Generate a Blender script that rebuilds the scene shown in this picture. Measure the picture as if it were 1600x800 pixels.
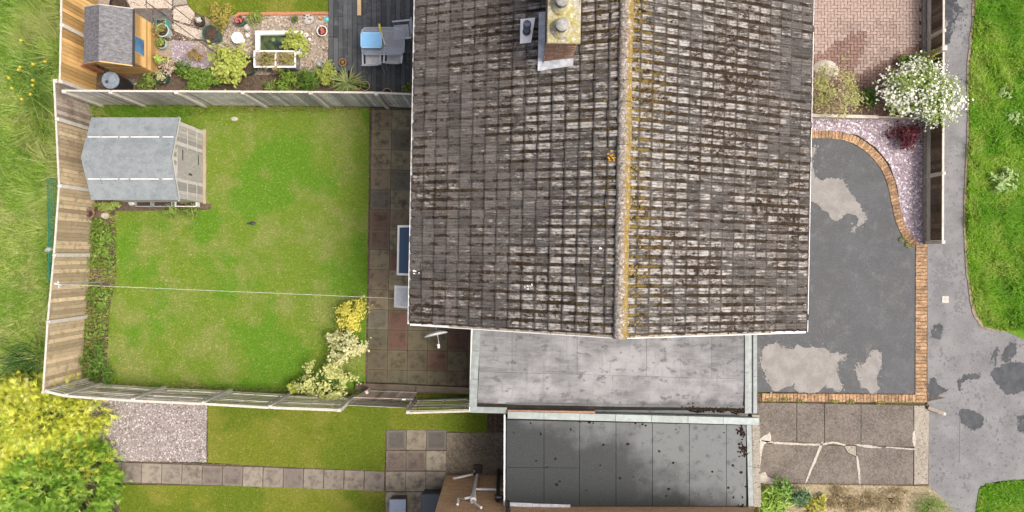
import bpy, bmesh, math, random
import numpy as np
from mathutils import Vector, Matrix
R = math.radians
rng = np.random.default_rng(7); random.seed(7)
for o in list(bpy.data.objects): bpy.data.objects.remove(o)
scene = bpy.context.scene
COL = scene.collection

# ------------------------------------------------------------------ camera, sky, sun, exposure
H, F = 21.5, 1100.0                       # flying height in metres, focal length in photo pixels (1600 wide)
cam_d = bpy.data.cameras.new('camera'); cam = bpy.data.objects.new('camera', cam_d); COL.objects.link(cam)
cam.location = (0, 0, H); cam.rotation_euler = (0, 0, 0)
cam_d.sensor_width = 36; cam_d.lens = 36 * F / 1600; cam_d.clip_end = 2000
scene.camera = cam
SUN_EL, SUN_AZ = 62, 98                  # sun stands high, to the lower right of the picture
world = bpy.data.worlds.new('World'); scene.world = world; world.use_nodes = True
wt = world.node_tree; wt.nodes.clear()
sky = wt.nodes.new('ShaderNodeTexSky'); sky.sky_type = 'NISHITA'; sky.sun_disc = False
sky.sun_elevation = R(SUN_EL); sky.sun_rotation = R(SUN_AZ)
sky.air_density = 0.5; sky.dust_density = 8.0; sky.ozone_density = 0.3
bg = wt.nodes.new('ShaderNodeBackground'); bg.inputs['Strength'].default_value = 0.15
wo = wt.nodes.new('ShaderNodeOutputWorld')
wt.links.new(sky.outputs[0], bg.inputs[0]); wt.links.new(bg.outputs[0], wo.inputs[0])
sun_d = bpy.data.lights.new('sun', 'SUN'); sun_d.energy = 1.5; sun_d.angle = R(15); sun_d.color = (1, 0.95, 0.87)
sun = bpy.data.objects.new('sun', sun_d); COL.objects.link(sun)
az = R(SUN_AZ); el = R(SUN_EL)
sdir = Vector((math.sin(az) * math.cos(el), math.cos(az) * math.cos(el), math.sin(el)))
sun.rotation_euler = (-sdir).to_track_quat('-Z', 'Y').to_euler()
vs = scene.view_settings; vs.view_transform = 'Standard'; vs.look = 'None'; vs.gamma = 1; vs.exposure = 0.70
vs.use_curve_mapping = False

# ------------------------------------------------------------------ helpers
def W(px, py, z=0.0):
    """photo point of a straight-down view, at height z, as a place in metres"""
    s = (H - z) / F
    return Vector(((px - 800) * s, (400 - py) * s, z))

def setp(o, label=None, cat=None, group=None, kind=None):
    if label: o['label'] = label
    if cat: o['category'] = cat
    if group: o['group'] = group
    if kind: o['kind'] = kind
    return o

def link(o, parent=None):
    COL.objects.link(o)
    if parent is not None: o.parent = parent
    return o

def thing(name, label, cat, loc=(0, 0, 0), rz=0.0, group=None):
    o = bpy.data.objects.new(name, None); o.location = loc; o.rotation_euler = (0, 0, rz)
    o.empty_display_size = 0.1
    link(o); return setp(o, label, cat, group)

def mesh_np(name, V, Fc, mat, rnd=None):
    me = bpy.data.meshes.new(name)
    V = np.asarray(V, np.float32); Fc = np.asarray(Fc, np.int32); k = Fc.shape[1]
    me.vertices.add(len(V)); me.vertices.foreach_set('co', V.ravel())
    me.loops.add(Fc.size); me.loops.foreach_set('vertex_index', Fc.ravel())
    me.polygons.add(len(Fc)); me.polygons.foreach_set('loop_start', np.arange(0, Fc.size, k, dtype=np.int32))
    if rnd is not None:
        a = me.attributes.new('rnd', 'FLOAT', 'FACE'); a.data.foreach_set('value', np.asarray(rnd, np.float32))
    me.update(calc_edges=True); me.materials.append(mat); return me

class MB:
    def __init__(s): s.v = []; s.f = []
    def add(s, vs_, fs):
        b = len(s.v); s.v += [tuple(v) for v in vs_]; s.f += [tuple(i + b for i in f) for f in fs]; return s
    def box(s, c, d, rz=0.0, ch=0.0, M=None):
        x, y, z = d[0] / 2, d[1] / 2, d[2] / 2
        if ch:
            vs_ = [(-x, -y, -z), (x, -y, -z), (x, y, -z), (-x, y, -z), (-x, -y, z - ch), (x, -y, z - ch), (x, y, z - ch), (-x, y, z - ch),
                   (-x + ch, -y + ch, z), (x - ch, -y + ch, z), (x - ch, y - ch, z), (-x + ch, y - ch, z)]
            fs = [(0, 3, 2, 1), (0, 1, 5, 4), (1, 2, 6, 5), (2, 3, 7, 6), (3, 0, 4, 7), (4, 5, 9, 8), (5, 6, 10, 9), (6, 7, 11, 10), (7, 4, 8, 11), (8, 9, 10, 11)]
        else:
            vs_ = [(-x, -y, -z), (x, -y, -z), (x, y, -z), (-x, y, -z), (-x, -y, z), (x, -y, z), (x, y, z), (-x, y, z)]
            fs = [(0, 3, 2, 1), (0, 1, 5, 4), (1, 2, 6, 5), (2, 3, 7, 6), (3, 0, 4, 7), (4, 5, 6, 7)]
        m = Matrix.Translation(Vector(c)) @ (M if M else Matrix.Rotation(rz, 4, 'Z'))
        return s.add([m @ Vector(v) for v in vs_], fs)
    def bar(s, a, b, w, h=None):
        """rectangular bar from a to b"""
        a, b = Vector(a), Vector(b); d = b - a; q = d.to_track_quat('X', 'Z').to_matrix().to_4x4()
        return s.box((a + b) / 2, (d.length, w, h or w), M=q)
    def prism(s, pts, z0, z1):
        n = len(pts); vs_ = [(p[0], p[1], z0) for p in pts] + [(p[0], p[1], z1) for p in pts]
        ar = sum(pts[i][0] * pts[(i + 1) % n][1] - pts[(i + 1) % n][0] * pts[i][1] for i in range(n))
        up = list(range(n, 2 * n)); dn = list(range(n - 1, -1, -1))
        sd = [(i, (i + 1) % n, n + (i + 1) % n, n + i) for i in range(n)]
        if ar < 0: up.reverse(); dn.reverse(); sd = [f[::-1] for f in sd]
        return s.add(vs_, [tuple(up), tuple(dn)] + sd)
    def tube(s, pts, r, seg=8, caps=True):
        pts = [Vector(p) for p in pts]; n = len(pts); rs = r if isinstance(r, (list, tuple)) else [r] * n; vs_ = []
        for i, p in enumerate(pts):
            d = (pts[min(i + 1, n - 1)] - pts[max(i - 1, 0)]).normalized()
            a = d.orthogonal().normalized() if abs(d.z) < .95 else Vector((1, 0, 0)); a = (a - d * a.dot(d)).normalized(); b = d.cross(a)
            for k in range(seg):
                t = 2 * math.pi * k / seg; vs_.append(p + a * (math.cos(t) * rs[i]) + b * (math.sin(t) * rs[i]))
        fs = [(i * seg + k, i * seg + (k + 1) % seg, (i + 1) * seg + (k + 1) % seg, (i + 1) * seg + k) for i in range(n - 1) for k in range(seg)]
        if caps: fs += [tuple(range(seg - 1, -1, -1)), tuple((n - 1) * seg + k for k in range(seg))]
        return s.add(vs_, fs)
    def lathe(s, c, prof, seg=20, sx=1.0, sy=1.0):
        vs_ = []; n = len(prof)
        for (r, z) in prof:
            for k in range(seg):
                t = 2 * math.pi * k / seg; vs_.append((c[0] + r * sx * math.cos(t), c[1] + r * sy * math.sin(t), c[2] + z))
        fs = [(i * seg + k, i * seg + (k + 1) % seg, (i + 1) * seg + (k + 1) % seg, (i + 1) * seg + k) for i in range(n - 1) for k in range(seg)]
        if prof[0][0] > 1e-4: fs.append(tuple(range(seg - 1, -1, -1)))
        if prof[-1][0] > 1e-4: fs.append(tuple((n - 1) * seg + k for k in range(seg)))
        return s.add(vs_, fs)
    def mesh(s, name, mat, smooth=False):
        me = bpy.data.meshes.new(name); me.from_pydata(s.v, [], s.f); me.materials.append(mat)
        if smooth: me.shade_smooth(); me.set_sharp_from_angle(angle=R(40))
        me.update(); return me
    def build(s, name, mat, parent=None, smooth=False, loc=None, rz=None):
        o = bpy.data.objects.new(name, s.mesh(name, mat, smooth)); link(o, parent)
        if loc is not None: o.location = loc
        if rz is not None: o.rotation_euler = (0, 0, rz)
        return o

def inst(name, me, parent, loc, rot=(0, 0, 0), scale=(1, 1, 1)):
    o = bpy.data.objects.new(name, me); o.location = loc; o.rotation_euler = rot; o.scale = scale
    return link(o, parent)

def poly(name, pts, z0, z1, mat, parent=None, kind='structure', px=True):
    p = [W(a, b, z1).xy for a, b in pts] if px else pts
    m = MB().prism(p, z0, z1); me = m.mesh(name, mat)
    bm = bmesh.new(); bm.from_mesh(me); bmesh.ops.triangulate(bm, faces=[f for f in bm.faces if len(f.verts) > 4]); bm.to_mesh(me); bm.free()
    o = bpy.data.objects.new(name, me); link(o, parent)
    if kind: o['kind'] = kind
    return o

def smooth_pts(pts, n=6, closed=False):
    P_ = [Vector((p[0], p[1])) for p in pts]; out = []; N = len(P_)
    for i in range(N if closed else N - 1):
        p0, p1, p2, p3 = [P_[(i + k) % N] if closed else P_[min(max(i + k, 0), N - 1)] for k in (-1, 0, 1, 2)]
        for k in range(n):
            t = k / n
            out.append(0.5 * ((2 * p1) + (p2 - p0) * t + (2 * p0 - 5 * p1 + 4 * p2 - p3) * t * t + (3 * p1 - p0 - 3 * p2 + p3) * t ** 3))
    if not closed: out.append(P_[-1])
    return [(p.x, p.y) for p in out]

def jag(pts, amp=1.2, n=7):
    out = smooth_pts(pts, n, True); return [(x + random.gauss(0, amp), y + random.gauss(0, amp)) for x, y in out]

def fractal(pts, amp=.17, it=3):
    P_ = smooth_pts(pts, 2, True)
    for _ in range(it):
        out = []
        for i in range(len(P_)):
            a, b = P_[i], P_[(i + 1) % len(P_)]; dx, dy = b[0] - a[0], b[1] - a[1]; t = random.gauss(0, amp)
            out += [a, ((a[0] + b[0]) / 2 - dy * t, (a[1] + b[1]) / 2 + dx * t)]
        P_ = out
    return P_

def fringe(name, outlines, z, mat, parent, n=60, spread=2.2, rmax=1.6):
    """broken flecks along the edge of a stain"""
    mb = MB()
    for pts in outlines:
        for i in range(n):
            x, y = random.choice(pts); x += random.gauss(0, spread); y += random.gauss(0, spread); r0 = rmax * random.random() ** 2 + .25; e = random.uniform(.5, 1.7); m = 6; zz = z + random.random() * .0012
            v = [W(x + r0 * random.uniform(.4, 1.3) * math.cos(6.283 * j / m), y + r0 * e * random.uniform(.4, 1.3) * math.sin(6.283 * j / m)) for j in range(m)]
            mb.add([(q.x, q.y, zz) for q in v], [tuple(range(m - 1, -1, -1))])
    o = mb.build(name, mat, parent); o['kind'] = 'stuff'; return o

def in_poly(X, Y, pts):
    r = np.zeros(len(X), bool); n = len(pts)
    for i in range(n):
        x1, y1 = pts[i][:2]; x2, y2 = pts[(i + 1) % n][:2]
        if y1 == y2: continue
        c = ((y1 > Y) != (y2 > Y)) & (X < (x2 - x1) * (Y - y1) / (y2 - y1) + x1); r ^= c
    return r

def sample_poly(pts, dens, holes=()):
    xs = [p[0] for p in pts]; ys = [p[1] for p in pts]; A = (max(xs) - min(xs)) * (max(ys) - min(ys)); n = int(A * dens)
    X = rng.uniform(min(xs), max(xs), n); Y = rng.uniform(min(ys), max(ys), n); k = in_poly(X, Y, pts)
    for h in holes: k &= ~in_poly(X, Y, h)
    return X[k], Y[k]

# ------------------------------------------------------------------ materials
class G:
    def __init__(s, name, rough=0.85, spec=0.3):
        s.m = bpy.data.materials.new(name); s.m.use_nodes = True; s.t = s.m.node_tree; s.t.nodes.clear()
        s.out = s.t.nodes.new('ShaderNodeOutputMaterial'); s.b = s.t.nodes.new('ShaderNodeBsdfPrincipled')
        s.t.links.new(s.b.outputs[0], s.out.inputs[0])
        s.b.inputs['Roughness'].default_value = rough; s.b.inputs['Specular IOR Level'].default_value = spec
    def put(s, sock, v):
        if isinstance(v, bpy.types.NodeSocket): s.t.links.new(v, sock)
        elif isinstance(v, (tuple, list)) and sock.type == 'RGBA' and len(v) == 3: sock.default_value = (*v, 1)
        else: sock.default_value = v
    def n(s, t, **k):
        x = s.t.nodes.new(t)
        for a, b in k.items(): setattr(x, a, b)
        return x
    def math(s, op, a, b=0.0, c=0.0, clamp=False):
        x = s.n('ShaderNodeMath', operation=op, use_clamp=clamp); s.put(x.inputs[0], a); s.put(x.inputs[1], b); s.put(x.inputs[2], c); return x.outputs[0]
    def add(s, a, b): return s.math('ADD', a, b)
    def mul(s, a, b): return s.math('MULTIPLY', a, b)
    def step(s, v, a, b, lo=0.0, hi=1.0):
        x = s.n('ShaderNodeMapRange', interpolation_type='SMOOTHSTEP'); s.put(x.inputs[0], v); s.put(x.inputs[1], a); s.put(x.inputs[2], b); s.put(x.inputs[3], lo); s.put(x.inputs[4], hi); return x.outputs[0]
    def mix(s, f, a, b, mode='MIX'):
        x = s.n('ShaderNodeMix', data_type='RGBA', blend_type=mode); s.put(x.inputs[0], f); s.put(x.inputs[6], a); s.put(x.inputs[7], b); return x.outputs[2]
    def pos(s): return s.n('ShaderNodeNewGeometry').outputs['Position']
    def tc(s, which='Object', obj=None):
        x = s.n('ShaderNodeTexCoord')
        if obj: x.object = obj
        return x.outputs[which]
    def sc(s, v, k):
        x = s.n('ShaderNodeVectorMath', operation='MULTIPLY'); s.put(x.inputs[0], v); s.put(x.inputs[1], k); return x.outputs[0]
    def sep(s, v):
        x = s.n('ShaderNodeSeparateXYZ'); s.put(x.inputs[0], v); return x.outputs
    def comb(s, a, b, c=0.0):
        x = s.n('ShaderNodeCombineXYZ'); s.put(x.inputs[0], a); s.put(x.inputs[1], b); s.put(x.inputs[2], c); return x.outputs[0]
    def noise(s, v, scale, det=4, rough=0.6):
        x = s.n('ShaderNodeTexNoise'); s.put(x.inputs['Vector'], v); x.inputs['Scale'].default_value = scale; x.inputs['Detail'].default_value = det; x.inputs['Roughness'].default_value = rough; return x.outputs[0]
    def white(s, v):
        x = s.n('ShaderNodeTexWhiteNoise', noise_dimensions='3D'); s.put(x.inputs[0], v); return x.outputs[0]
    def attr(s, name='rnd'):
        return s.n('ShaderNodeAttribute', attribute_name=name).outputs['Fac']
    def rand(s): return s.n('ShaderNodeObjectInfo').outputs['Random']
    def bump(s, h, strength=0.4, dist=0.01):
        x = s.n('ShaderNodeBump'); x.inputs['Strength'].default_value = strength; x.inputs['Distance'].default_value = dist; s.put(x.inputs['Height'], h); s.t.links.new(x.outputs[0], s.b.inputs['Normal'])
    def col(s, v): s.put(s.b.inputs['Base Color'], v)
    def rough(s, v): s.put(s.b.inputs['Roughness'], v)

def plain(name, c, rough=0.5, spec=0.4, var=0.25, scale=14, dirt=(0.08, 0.07, 0.055), dirt_amt=0.25, metal=0.0):
    """a coloured surface with mottling, grime and slight per-object difference"""
    g = G(name, rough, spec); p = g.pos(); n1 = g.noise(p, scale, 5); n2 = g.noise(p, scale * .2, 3)
    c1 = tuple(x * (1 - var) for x in c); c2 = tuple(min(1, x * (1 + var * .5)) for x in c)
    k = g.mix(g.step(n1, .3, .7), c1, c2); k = g.mix(g.mul(g.step(n2, .45, .75), dirt_amt), k, dirt)
    r = g.mul(g.math('SUBTRACT', g.rand(), .5), var); k = g.mix(1, k, g.comb(g.add(1, r), g.add(1, r), g.add(1, r)), 'MULTIPLY')
    g.col(k); g.b.inputs['Metallic'].default_value = metal; g.bump(n1, .15, .004); return g.m

def rough_ground(name, cols, scale=60, big=1.2, bump=0.5, rough=0.9, fleck=None):
    g = G(name, rough, .25); p = g.pos(); a = g.noise(p, scale * .36, 5, .8); b = g.noise(p, big, 4); c = g.noise(p, big * 5, 5, .7)
    k = g.mix(g.step(b, .35, .65), cols[0], cols[1]); k = g.mix(g.mul(g.step(a, .45, .62), .9), k, cols[2]); k = g.mix(g.mul(g.step(a, .46, .34), .8), k, cols[-1]); k = g.mix(g.mul(g.step(c, .5, .72), .6), k, cols[-1])
    if fleck: k = g.mix(g.step(g.noise(p, fleck[1], 2), fleck[2], fleck[2] + .04), k, fleck[0])
    g.col(k); g.bump(a, bump, .012); return g.m

def leafy(name, cols, trans=0.35, rough=0.55, big=2.5):
    g = G(name, rough, .25); r = g.attr(); p = g.pos(); b = g.noise(p, big, 3)
    k = g.mix(g.step(r, 0.0, .55), cols[0], cols[1]); k = g.mix(g.step(r, .5, 1.0), k, cols[2]); k = g.mix(g.mul(g.step(b, .42, .68), .6), k, cols[1])
    g.col(k); tr = g.n('ShaderNodeBsdfTranslucent'); g.put(tr.inputs[0], k); mx = g.n('ShaderNodeMixShader'); mx.inputs[0].default_value = trans
    g.t.links.new(g.b.outputs[0], mx.inputs[1]); g.t.links.new(tr.outputs[0], mx.inputs[2]); g.t.links.new(mx.outputs[0], g.out.inputs[0]); return g.m

def grassy(name, deep, mid, dry, straw, big=.45, bias=0.0, trans=.4):
    """used on both the blades and the turf below, so patches run through"""
    g = G(name, .7, .2); p = g.pos(); r = g.attr(); a = g.noise(p, big, 3, .55); b = g.noise(p, big * 2.3, 4, .65); c = g.noise(p, 15, 5, .9)
    k = g.mix(g.step(g.add(a, bias), .465, .545), deep, mid); k = g.mix(g.mul(g.step(b, .44, .60), g.step(g.add(a, bias), .44, .54)), k, dry)
    k = g.mix(g.mul(g.step(c, .52, .64), .75), k, straw); k = g.mix(g.mul(g.step(c, .47, .36), .65), k, tuple(x * .5 for x in deep))
    k = g.mix(g.mul(g.step(r, .6, 1), .6), k, straw); k = g.mix(g.mul(g.step(r, .45, .0), .6), k, tuple(x * .6 for x in deep))
    g.col(k); g.bump(c, .6, .03)
    tr = g.n('ShaderNodeBsdfTranslucent'); g.put(tr.inputs[0], k); mx = g.n('ShaderNodeMixShader'); mx.inputs[0].default_value = trans
    g.t.links.new(g.b.outputs[0], mx.inputs[1]); g.t.links.new(tr.outputs[0], mx.inputs[2]); g.t.links.new(mx.outputs[0], g.out.inputs[0]); return g.m

def wood(name, c1, c2, c3, moss=None, rough=.85):
    g = G(name, rough, .2); v = g.tc('Object'); p = g.pos(); r = g.rand(); off = g.n('ShaderNodeVectorMath', operation='ADD'); g.put(off.inputs[0], p); g.put(off.inputs[1], g.comb(g.mul(r, 9), g.mul(r, 7), g.mul(r, 5)))
    n = g.noise(g.sc(off.outputs[0], (9, 9, 1.2)), 5, 5, .7); b = g.noise(p, 1.3, 4)
    k = g.mix(g.step(n, .35, .65), c1, c2); k = g.mix(g.step(b, .45, .7), k, c3)
    rr = g.add(.62, g.mul(r, .72)); k = g.mix(1, k, g.comb(rr, rr, rr), 'MULTIPLY')
    if moss: k = g.mix(g.mul(g.step(g.noise(p, 5, 5), .5, .68), .7), k, moss)
    g.col(k); g.bump(n, .3, .006); return g.m

def slab_mat(name, tones, edge, grime=(0.07, 0.06, 0.045), edge_amt=.8, grime_amt=.6):
    g = G(name, .85, .25); q = g.sep(g.tc('Generated')); r = g.rand(); p = g.pos()
    ex = g.math('ABSOLUTE', g.math('SUBTRACT', q[0], .5)); ey = g.math('ABSOLUTE', g.math('SUBTRACT', q[1], .5)); e = g.math('MAXIMUM', ex, ey)
    rp = g.n('ShaderNodeValToRGB'); rp.color_ramp.interpolation = 'CONSTANT'; els = rp.color_ramp.elements
    while len(els) < len(tones): els.new(.5)
    for i, t in enumerate(tones): els[i].position = i / len(tones); els[i].color = (*t, 1)
    g.put(rp.inputs[0], r); k = rp.outputs[0]
    n1 = g.noise(p, 4, 5, .7); n2 = g.noise(p, 24, 5, .8)
    k = g.mix(g.mul(g.step(n1, .42, .68), grime_amt), k, grime); k = g.mix(g.mul(g.step(n2, .5, .75), .35), k, edge)
    k = g.mix(g.mul(g.step(g.add(e, g.mul(g.math('SUBTRACT', n1, .5), .35)), .32, .5), edge_amt), k, edge)
    g.col(k); g.bump(n2, .3, .004); return g.m

M = {}
M['soil'] = rough_ground('soil', [(.055, .038, .026), (.09, .065, .045), (.13, .1, .075), (.035, .025, .018)], 35, 1.5, .8)
M['field'] = rough_ground('field_ground', [(.08, .11, .022), (.11, .14, .03), (.06, .08, .02), (.17, .14, .07)], 30, 1.0, .6)
M['grass_own'] = grassy('grass_own', (.16, .36, .017), (.28, .37, .045), (.44, .425, .15), (.47, .455, .18), .36, .03)
M['grass_low'] = grassy('grass_low', (.18, .27, .016), (.29, .33, .032), (.40, .385, .075), (.46, .44, .12), .4, 0)
M['grass_field'] = grassy('grass_field', (.24, .43, .045), (.40, .55, .10), (.50, .55, .19), (.58, .60, .31), .6, 0, .5)
M['grass_verge'] = grassy('grass_verge', (.19, .46, .016), (.33, .56, .045), (.46, .60, .12), (.54, .64, .24), .6, 0, .55)
M['grass_pale'] = grassy('grass_pale', (.28, .46, .05), (.42, .56, .11), (.5, .56, .2), (.58, .62, .3), .6, 0, .5)
M['white_paint'] = plain('white_plastic', (.72, .72, .70), .35, .5, .06, 9, (.3, .3, .27), .25)
M['concrete_post'] = plain('concrete_post', (.52, .50, .45), .85, .2, .2, 25, (.25, .23, .18), .4)
M['dark_void'] = plain('dark_felt_underlay', (.02, .018, .016), .9, .1)
M['brick_pave'] = plain('edging_brick', (.33, .215, .125), .85, .2, .5, 22, (.07, .048, .036), .6)
M['lead'] = plain('lead_flashing', (.52, .55, .58), .6, .4, .25, 10, (.25, .26, .27), .4)
M['iron'] = plain('dark_metal', (.035, .038, .045), .45, .5, .2)
M['black_plastic'] = plain('black_plastic', (.018, .019, .022), .35, .5, .2)
M['terracotta'] = plain('terracotta', (.36, .16, .085), .8, .2, .25, 20, (.2, .17, .13), .3)
M['compost'] = rough_ground('compost', [(.03, .02, .014), (.05, .034, .024), (.075, .055, .04), (.02, .014, .01)], 60, 4, .9)
M['stone'] = rough_ground('garden_stone', [(.42, .38, .32), (.5, .46, .4), (.33, .3, .26), (.25, .23, .2)], 30, 5, .4)

# ------------------------------------------------------------------ foliage, grass and stones as numpy clouds
def blades(name, pts, mat, dens, hgt, wid, lean=.5, z=0.01, holes=(), parent=None, clump=None, px=True):
    poly_w = [W(a, b).xy for a, b in pts] if px else pts
    X, Y = sample_poly(poly_w, dens, holes)
    if clump is not None:
        s = np.sin(X * clump * 1.7 + 1.3 * np.sin(Y * clump)) * np.sin(Y * clump * 1.3 + 2.1 * np.sin(X * clump * .7)); k = rng.random(len(X)) < .45 + .55 * s; X, Y, s = X[k], Y[k], s[k]; hs = .55 + .6 * np.clip(s, -.3, 1)
    else: hs = np.ones(len(X))
    n = len(X); a = rng.uniform(0, 2 * math.pi, n)
    if clump is not None: a = .6 * a + 2.2 * np.sin(X * .9) + 1.7 * np.sin(Y * 1.1)
    h = hgt * rng.uniform(.5, 1.3, n) * hs; w = wid * rng.uniform(.7, 1.3, n); l = lean * rng.uniform(.2, 1.4, n) * h
    dx, dy = np.cos(a), np.sin(a); V = np.empty((n, 3, 3))
    V[:, 0] = np.stack([X - dy * w, Y + dx * w, np.full(n, z)], 1); V[:, 1] = np.stack([X + dy * w, Y - dx * w, np.full(n, z)], 1)
    V[:, 2] = np.stack([X + dx * l, Y + dy * l, z + h], 1)
    me = mesh_np(name, V.reshape(-1, 3), np.arange(3 * n).reshape(-1, 3), mat, rng.random(n))
    o = bpy.data.objects.new(name, me); link(o, parent); o['kind'] = 'stuff'; return o

def leaf_cloud(n, c, rad, size, aspect=.5, clumps=30, spread=.28, up=.5, shell=.55, seed=0, droop=0.0, flat=1.0, lob=None):
    """leaf quads bunched round clump centres spread through an uneven ellipsoid"""
    r = np.random.default_rng(seed); c = np.array(c); rad = np.array(rad)
    d = r.normal(size=(clumps, 3)); d[:, 2] = np.abs(d[:, 2]) * .9 - .15; d /= np.linalg.norm(d, axis=1)[:, None]
    cc = d * (r.uniform(shell, 1.0, clumps) * r.uniform(.82, 1.1, clumps))[:, None] * (1 - spread * .8)
    k = r.integers(0, clumps, n); ps = r.uniform(.6, 1.2, clumps)[k][:, None]
    P_ = cc[k] + r.normal(size=(n, 3)) * spread * .55 * ps; nrm = P_ / (np.linalg.norm(P_, axis=1)[:, None] + 1e-6)
    th_ = np.arctan2(P_[:, 1], P_[:, 0]); f1, f2, f3 = np.random.default_rng(lob if lob is not None else seed).uniform(0, 6.28, 3)
    P_[:, :2] *= (1 + .13 * np.sin(2 * th_ + f1) + .11 * np.sin(3 * th_ + f2) + .07 * np.sin(5 * th_ + f3))[:, None]
    P_ = P_ * rad + c; P_[:, 2] = np.maximum(P_[:, 2], .02)
    N_ = nrm * .6 + r.normal(size=(n, 3)) * .55 + np.array([0, 0, up]); N_ /= np.linalg.norm(N_, axis=1)[:, None]
    T = r.normal(size=(n, 3)) + nrm * .8; T[:, 2] -= droop; T -= N_ * (T * N_).sum(1)[:, None]; T /= np.linalg.norm(T, axis=1)[:, None] + 1e-6
    B = np.cross(N_, T); L = (size * r.uniform(.6, 1.35, n))[:, None]; Wd = L * aspect
    V = np.empty((n, 4, 3)); V[:, 0] = P_ - T * L * .5; V[:, 1] = P_ + B * Wd * .5 + N_ * L * .08; V[:, 2] = P_ + T * L * .5; V[:, 3] = P_ - B * Wd * .5 + N_ * L * .08
    return V.reshape(-1, 3), np.arange(4 * n).reshape(-1, 4), np.clip(r.random(n) * .6 + r.random(clumps)[k] * .4, 0, 1)

def cloud_obj(name, parts, mat, parent):
    Vs, Fs, Rs, b = [], [], [], 0
    for V, f, r in parts: Vs.append(V); Fs.append(f + b); Rs.append(r); b += len(V)
    me = mesh_np(name, np.concatenate(Vs), np.concatenate(Fs), mat, np.concatenate(Rs)); return link(bpy.data.objects.new(name, me), parent)

M['stem'] = plain('plant_stem', (.12, .08, .05), .9, .1)
_seed = [100]
def shrub(name, label, cat, px, py, h, r, leaf, cols, n=700, asp=.55, ry=None, group=None, clumps=28, z0=0.0, stems=6, up=.5, spread=.28, extra=None, foliage='foliage', lift=.55, trans=.35):
    """a plant: woody stems fanning out under a mass of leaves; px, py where the middle of the crown shows"""
    _seed[0] += 1; sd = _seed[0]; zc = z0 + h * lift; b = W(px, py, zc); t = thing(name, label, cat, (b.x, b.y, z0), 0, group)
    key = 'leaf_' + str(cols)
    if key not in M: M[key] = leafy('leaf_' + name, cols, trans)
    ry = ry or r
    cloud_obj(foliage, [leaf_cloud(n, (0, 0, h * lift), (r * 1.24, ry * 1.24, h * (1 - lift) * 1.1), leaf, asp, clumps, spread, up, seed=sd, lob=sd)], M[key], t)
    mb = MB(); q = random.Random(sd)
    for i in range(stems):
        a = 2 * math.pi * i / stems + q.uniform(-.4, .4); e = q.uniform(.4, .8)
        mb.tube([(0.02 * math.cos(a), .02 * math.sin(a), -.02), (r * .3 * e * math.cos(a), ry * .3 * e * math.sin(a), h * .35), (r * e * math.cos(a), ry * e * math.sin(a), h * .75)], [.02, .013, .005], 5)
    mb.build('stem', M['stem'], t)
    if extra: extra(t, h, r, ry, lift, sd)
    return t

def stones(name, pts, mat, dens, size, z=.01, holes=(), parent=None, flat=.6, px=True):
    poly_w = [W(a, b).xy for a, b in pts] if px else pts
    X, Y = sample_poly(poly_w, dens, holes); n = len(X)
    base = np.array([(1, 0, 0), (0, 1, 0), (-1, 0, 0), (0, -1, 0), (0, 0, 1), (.5, .6, .7)], float)[:5]
    s = size * rng.uniform(.5, 1.4, n); a = rng.uniform(0, 6.28, n); V = np.empty((n, 5, 3))
    for i in range(5):
        bx, by, bz = base[i]; jx = rng.uniform(.7, 1.3, n); el = rng.uniform(.6, 1.0, n)
        x, y = bx * jx, by * jx * el
        if i == 4: x, y = rng.uniform(-.4, .4, n), rng.uniform(-.4, .4, n)
        V[:, i] = np.stack([X + s * (x * np.cos(a) - y * np.sin(a)), Y + s * (x * np.sin(a) + y * np.cos(a)), z + s * bz * flat * rng.uniform(.6, 1.2, n) - .003], 1)
    f = np.array([(0, 1, 4), (1, 2, 4), (2, 3, 4), (3, 0, 4)]); Fc = (f[None] + (np.arange(n) * 5)[:, None, None]).reshape(-1, 3)
    me = mesh_np(name, V.reshape(-1, 3), Fc, mat, np.repeat(rng.random(n), 4)); o = bpy.data.objects.new(name, me); link(o, parent); o['kind'] = 'stuff'; return o

def pebble(name, cols, rough=.75):
    g = G(name, rough, .3); r = g.attr(); rp = g.n('ShaderNodeValToRGB'); rp.color_ramp.interpolation = 'CONSTANT'; e = rp.color_ramp.elements
    while len(e) < len(cols): e.new(.5)
    for i, c in enumerate(cols): e[i].position = i / len(cols); e[i].color = (*c, 1)
    g.put(rp.inputs[0], r); k = g.mix(g.mul(g.step(g.noise(g.pos(), 1.5, 3), .5, .75), .35), rp.outputs[0], (.12, .1, .08)); g.col(k); return g.m


# ------------------------------------------------------------------ the setting: ground, lawns, beds
THETA = R(-1.1)                                  # the plots are turned a little against the picture
gm = MB().add([(-300, -300, -.06), (300, -300, -.06), (300, 300, -.06), (-300, 300, -.06)], [(0, 1, 2, 3)]).build('ground', M['field']); gm['kind'] = 'structure'
FIELD = [(-220, -160), (154, -160), (150, 90), (146, 205), (150, 299), (143, 398), (134, 495), (128, 596), (128, 960), (-220, 960)]
poly('field', FIELD, -.06, 0.0, M['grass_field'])
LAWN = [(176, 166), (577, 168), (576, 300), (573, 470), (570, 606), (400, 606), (165, 600), (172, 480), (182, 430), (180, 330), (330, 328), (330, 318), (150, 312), (150, 166)]
poly('lawn', LAWN, -.06, .012, M['grass_own'])
poly('flower_bed', [(146, 312), (331, 312), (331, 329), (181, 331), (183, 430), (173, 480), (166, 601), (126, 597), (134, 495), (143, 398)], -.06, .004, M['soil'])
GRAVEL_LOW = [(150, 610), (323, 620), (322, 722), (120, 720), (120, 610)]
M['gravel_bed'] = rough_ground('gravel_bed', [(.17, .15, .14), (.22, .195, .185), (.28, .255, .245), (.12, .10, .085)], 55, 1.4, .6)
poly('gravel_patch', GRAVEL_LOW, -.06, .006, M['gravel_bed'])
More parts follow.
